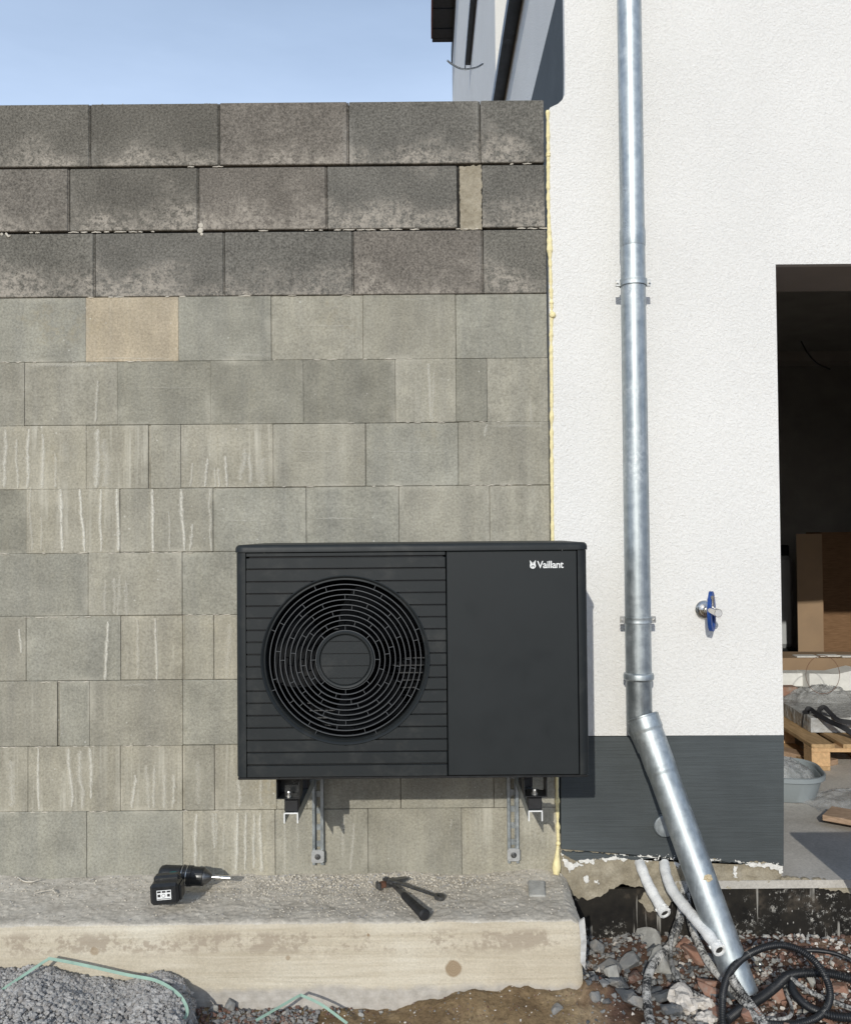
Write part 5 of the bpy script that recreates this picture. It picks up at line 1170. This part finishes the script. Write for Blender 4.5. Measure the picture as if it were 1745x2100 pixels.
for k in ring: v = p.v[k]; p.v.append((v[0]+.004*fbm((v[0]*30, v[1]*30, 0), 2), v[1], zp+.001))
for k in range(len(ring)): p.f.append([ring[k], ring[(k+1) % len(ring)], bb+(k+1) % len(ring), bb+k]); p.m.append(0); p.sm.append(True)
tag(p.build('wrapped_panels', M['wrap'], sharp=40), 'flat stack of panels in shiny grey plastic lying on the pallet', 'package')
zs = zp+.09
# white foam packing bars
p = MB(); f0 = W(1600, 1400, 6.05); zb_ = max(zs, W(1640, 1408, 6.05).z-.03); zt_ = W(1640, 1383, 6.05).z
Mt = Matrix.Translation((W(1585, 1400, 6.1).x, 6.1, 0)) @ Matrix.Rotation(R(-4), 4, 'Z')
p.box(0, .30, 0, .14, zb_+.02, zt_, 0, Mt, .004); p.box(.22, .29, -.05, .0, zb_+.001, zb_+.06, 0, Mt, .004); tag(p.build('foam_packing', M['poly']), 'notched white foam packing bar, left one behind the clear plastic', 'foam packing', 'white foam packing')
p = MB(); Mt = Matrix.Translation((W(1660, 1400, 6.0).x, 6.0, 0)) @ Matrix.Rotation(R(7), 4, 'Z'); zt2 = W(1700, 1378, 6.0).z
p.prism([(0, zb_), (.06, zb_), (.06, zb_+.045), (.09, zb_+.045), (.09, zb_), (.5, zb_), (.5, zt2-.02), (.36, zt2+.01), (.2, zt2-.02), (0, zt2-.01)], 0, .16, 0, Mt); tag(p.build('foam_packing', M['poly']), 'larger white foam packing piece, right of the notched bar', 'foam packing', 'white foam packing')
# long flat cardboard box behind
Mt = Matrix.Translation((W(1585, 1370, 6.5).x, 6.5, 0)) @ Matrix.Rotation(R(-5), 4, 'Z'); p = MB(); zt3 = W(1660, 1349, 6.5).z; p.box(0, 1.1, 0, .35, zs-.02, zt3, 0, Mt, .004)
t = p.build('long_carton', M['cardl']); tag(t, 'long low cardboard carton behind the white foam packing', 'carton')
p = MB()
for (xa_, xb_, ya_, yb_) in ((.18, .33, .02, .12), (.36, .5, .06, .14), (.5, .8, .02, .10)): p.box(xa_, xb_, ya_, yb_, zt3+.001, zt3+.008, 0, Mt @ Matrix.Rotation(R(2), 4, 'Z'))
tag(p.build('foam_scraps', M['poly']), 'thin white foam sheets lying on the long low carton', 'foam packing')
# thin hoop of wire
p = MB(); hc_ = W(1687, 1384, 5.6); p.tube([hc_+Vector((.105*math.cos(a), 0, .118*math.sin(a))) for a in [2*math.pi*k/60 for k in range(61)]], .0016, 6, 0, False); tag(p.build('wire_hoop', M['rust']), 'thin wire hoop standing in front of the white foam packing', 'wire')
def crumple(name, cxp, rx, ry, h, z0, mt, label, cat, seed, thick=.0015, ang=0):
    n = 44; p = MB(); rt = Matrix.Rotation(ang, 3, 'Z')
    for layer in (0, 1):
        for j in range(n+1):
            for i in range(n+1):
                u, v = i/n*2-1, j/n*2-1; rr = max(abs(u), abs(v)); d = max(0, 1-(u*u+v*v)); rd = max(0, .42-1.5*abs(fbm((u*1.9+seed, v*1.9, seed), 2)))**1.0 + .10*abs(fbm((u*7, v*7, seed), 2)); q = rt @ Vector((u*rx*(1+.15*fbm((u*2, v*2, seed+3), 2)), v*ry, 0))
                p.v.append((cxp[0]+q.x, cxp[1]+q.y, z0+h*d**.6*(.5+.9*rd) + layer*thick))
    q = n+1; N2 = q*q
    for j in range(n):
        for i in range(n): p.f.append([j*q+i, j*q+i+1, (j+1)*q+i+1, (j+1)*q+i]); p.f.append([N2+j*q+i, N2+(j+1)*q+i, N2+(j+1)*q+i+1, N2+j*q+i+1])
    p.m = [0]*len(p.f); p.sm = [True]*len(p.f); o = p.build(name, mt, recalc=False, sharp=40); tag(o, label, cat, 'clear plastic film'); return o
q = W(1685, 1420, 5.75); crumple('plastic_film', (q.x, q.y), .22, .14, .11, zs-.002, M['film'], 'crumpled clear plastic film on the wrapped panels in front of the foam', 'plastic film', 3)
# black webbing strap
ribbon('lifting_strap', [W(x, y, Y_) for x, y, Y_ in ((1649, 1498, 5.35), (1650, 1480, 5.33), (1655, 1458, 5.30), (1662, 1455, 5.28), (1680, 1468, 5.2), (1705, 1482, 5.12), (1728, 1492, 5.05), (1760, 1512, 5.0))], .032, M['blackstrap'], 'black webbing strap looping over the pallet, the lower loop', 'strap', (0, -.9, .4), .002, 8, 'black straps')
ribbon('lifting_strap', [W(x, y, Y_) for x, y, Y_ in ((1662, 1500, 5.3), (1668, 1488, 5.28), (1680, 1476, 5.27), (1680, 1458, 5.26), (1690, 1451, 5.24), (1705, 1465, 5.2), (1722, 1478, 5.15), (1765, 1484, 5.1))], .028, M['blackstrap'], 'black webbing strap with upper loop above the pallet corner', 'strap', (0, -.9, .4), .002, 8, 'black straps')
# grey tub
tb = onf(1703, 1657); al = R(-12); Lx, Ly = .62, .42; Mt = Matrix.Translation((tb.x, tb.y, zf)) @ Matrix.Rotation(al, 4, 'Z') @ Matrix.Translation((-Lx/2, Ly/2, 0))
t = thing('mixing_tub', tuple(Mt @ Vector((0, 0, 0))), 'round-cornered grey plastic tub on the floor just inside the doorway', 'tub')
def loop_(sx, sy, r, z): return [Mt @ Vector((x, y, z)) for x, y in rrect(-sx/2, sx/2, -sy/2, sy/2, r, 9)]
p = MB(); L = [loop_(Lx-.08, Ly-.08, .12, .002), loop_(Lx-.07, Ly-.07, .12, .006), loop_(Lx-.01, Ly-.01, .14, .108), loop_(Lx-.02, Ly-.02, .135, .108), loop_(Lx-.09, Ly-.09, .11, .012)]
for l in L: p.v += [tuple(v) for v in l]
n = len(L[0])
for k in range(len(L)-1):
    for i in range(n): p.f.append([k*n+i, k*n+(i+1) % n, (k+1)*n+(i+1) % n, (k+1)*n+i]); p.m.append(0); p.sm.append(True)
p.f += [list(range(n)), [4*n+i for i in range(n)]]; p.m += [0, 0]; p.sm += [False, False]; p.build('tub_body', M['tub'], t)
p = MB(); L = [loop_(Lx, Ly, .145, .104), loop_(Lx+.016, Ly+.016, .15, .106), loop_(Lx+.018, Ly+.018, .15, .128), loop_(Lx+.004, Ly+.004, .145, .130), loop_(Lx-.008, Ly-.008, .14, .124), loop_(Lx-.008, Ly-.008, .14, .104)]
for l in L: p.v += [tuple(v) for v in l]
for k in range(6):
    k2 = (k+1) % 6
    for i in range(n): p.f.append([k*n+i, k*n+(i+1) % n, k2*n+(i+1) % n, k2*n+i]); p.m.append(0); p.sm.append(True)
p.build('tub_rim', M['tub'], t, sharp=40)
tc_ = Mt @ Vector((0, 0, 0)); crumple('plastic_film', (tc_.x, tc_.y), Lx*.44, Ly*.42, .11, zf+.105, M['film'], 'crumpled clear plastic film stuffed into the grey tub', 'plastic film', 9, ang=al)
q = onf(1745, 1650); crumple('plastic_film', (q.x+.05, q.y+.05), .26, .16, .05, zf+.002, M['film'], 'clear plastic film lying on the floor right of the grey tub', 'plastic film', 14)
# weathered plank entering from the right
q0 = onf(1686, 1674, .05); p = MB(); Mt = Matrix.Translation((q0.x, q0.y, zf)) @ Matrix.Rotation(R(-38), 4, 'Z'); p.box(0, 1.3, -.0, .16, .03, .055, 0, Mt, .002); p.box(.35, .40, .0, .16, .0, .0295, 0, Mt); tag(p.build('plank', M['plank']), 'weathered reddish plank reaching in from the right over the floor', 'plank')
# board lying behind the pallet at left, seen under its side
p = MB(); q0 = onf(1612, 1548); Mt = Matrix.Translation((q0.x, q0.y, zf)) @ Matrix.Rotation(R(-58), 4, 'Z'); p.box(-.3, .30, -.05, .05, .0, .03, 0, Mt, .002); tag(p.build('batten', M['plank']), 'short wooden batten on the floor between tub and pallet', 'batten')
p = MB(); pts_ = [Vector((1.56, 3.24, zf+.004)), Vector((2.5, 3.24, zf+.004)), Vector((2.42, 2.68, zf+.50)), Vector((1.30, 2.68, zf+.50))]  # unseen panel, added only to cast a shadow on the doorway floor
p.add(pts_+[v+Vector((0, .012, .014)) for v in pts_], [(0, 1, 2, 3), (4, 5, 6, 7), (0, 1, 5, 4), (1, 2, 6, 5), (2, 3, 7, 6), (3, 0, 4, 7)]); tag(p.build('shadow_panel', M['plank']), 'unseen panel added beyond the right edge of the view to shade the doorway floor', 'panel')
# cardboard offcut and brick at the back of the wrapped panels
p = MB(); q0 = W(1618, 1425, 5.9); p.box(q0.x-.08, q0.x+.06, 5.9, 5.99, zs-.03, zs+.05, 0, None, .003); tag(p.build('brick', M['brick']), 'reddish brick behind the grey plastic near the doorway edge', 'brick')
# hanging cable from the ceiling
p = MB(); p.tube(smoothpath([W(1643, 700, 6.6), W(1655, 722, 6.5), W(1675, 744, 6.4), (W(1702, 757, 6.3))], 8), .005, 8); tag(p.build('cable', M['hose']), 'black cable hanging from the dark ceiling inside the doorway', 'cable')
for o in bpy.data.objects:
    if '_o' in o: del o['_o']
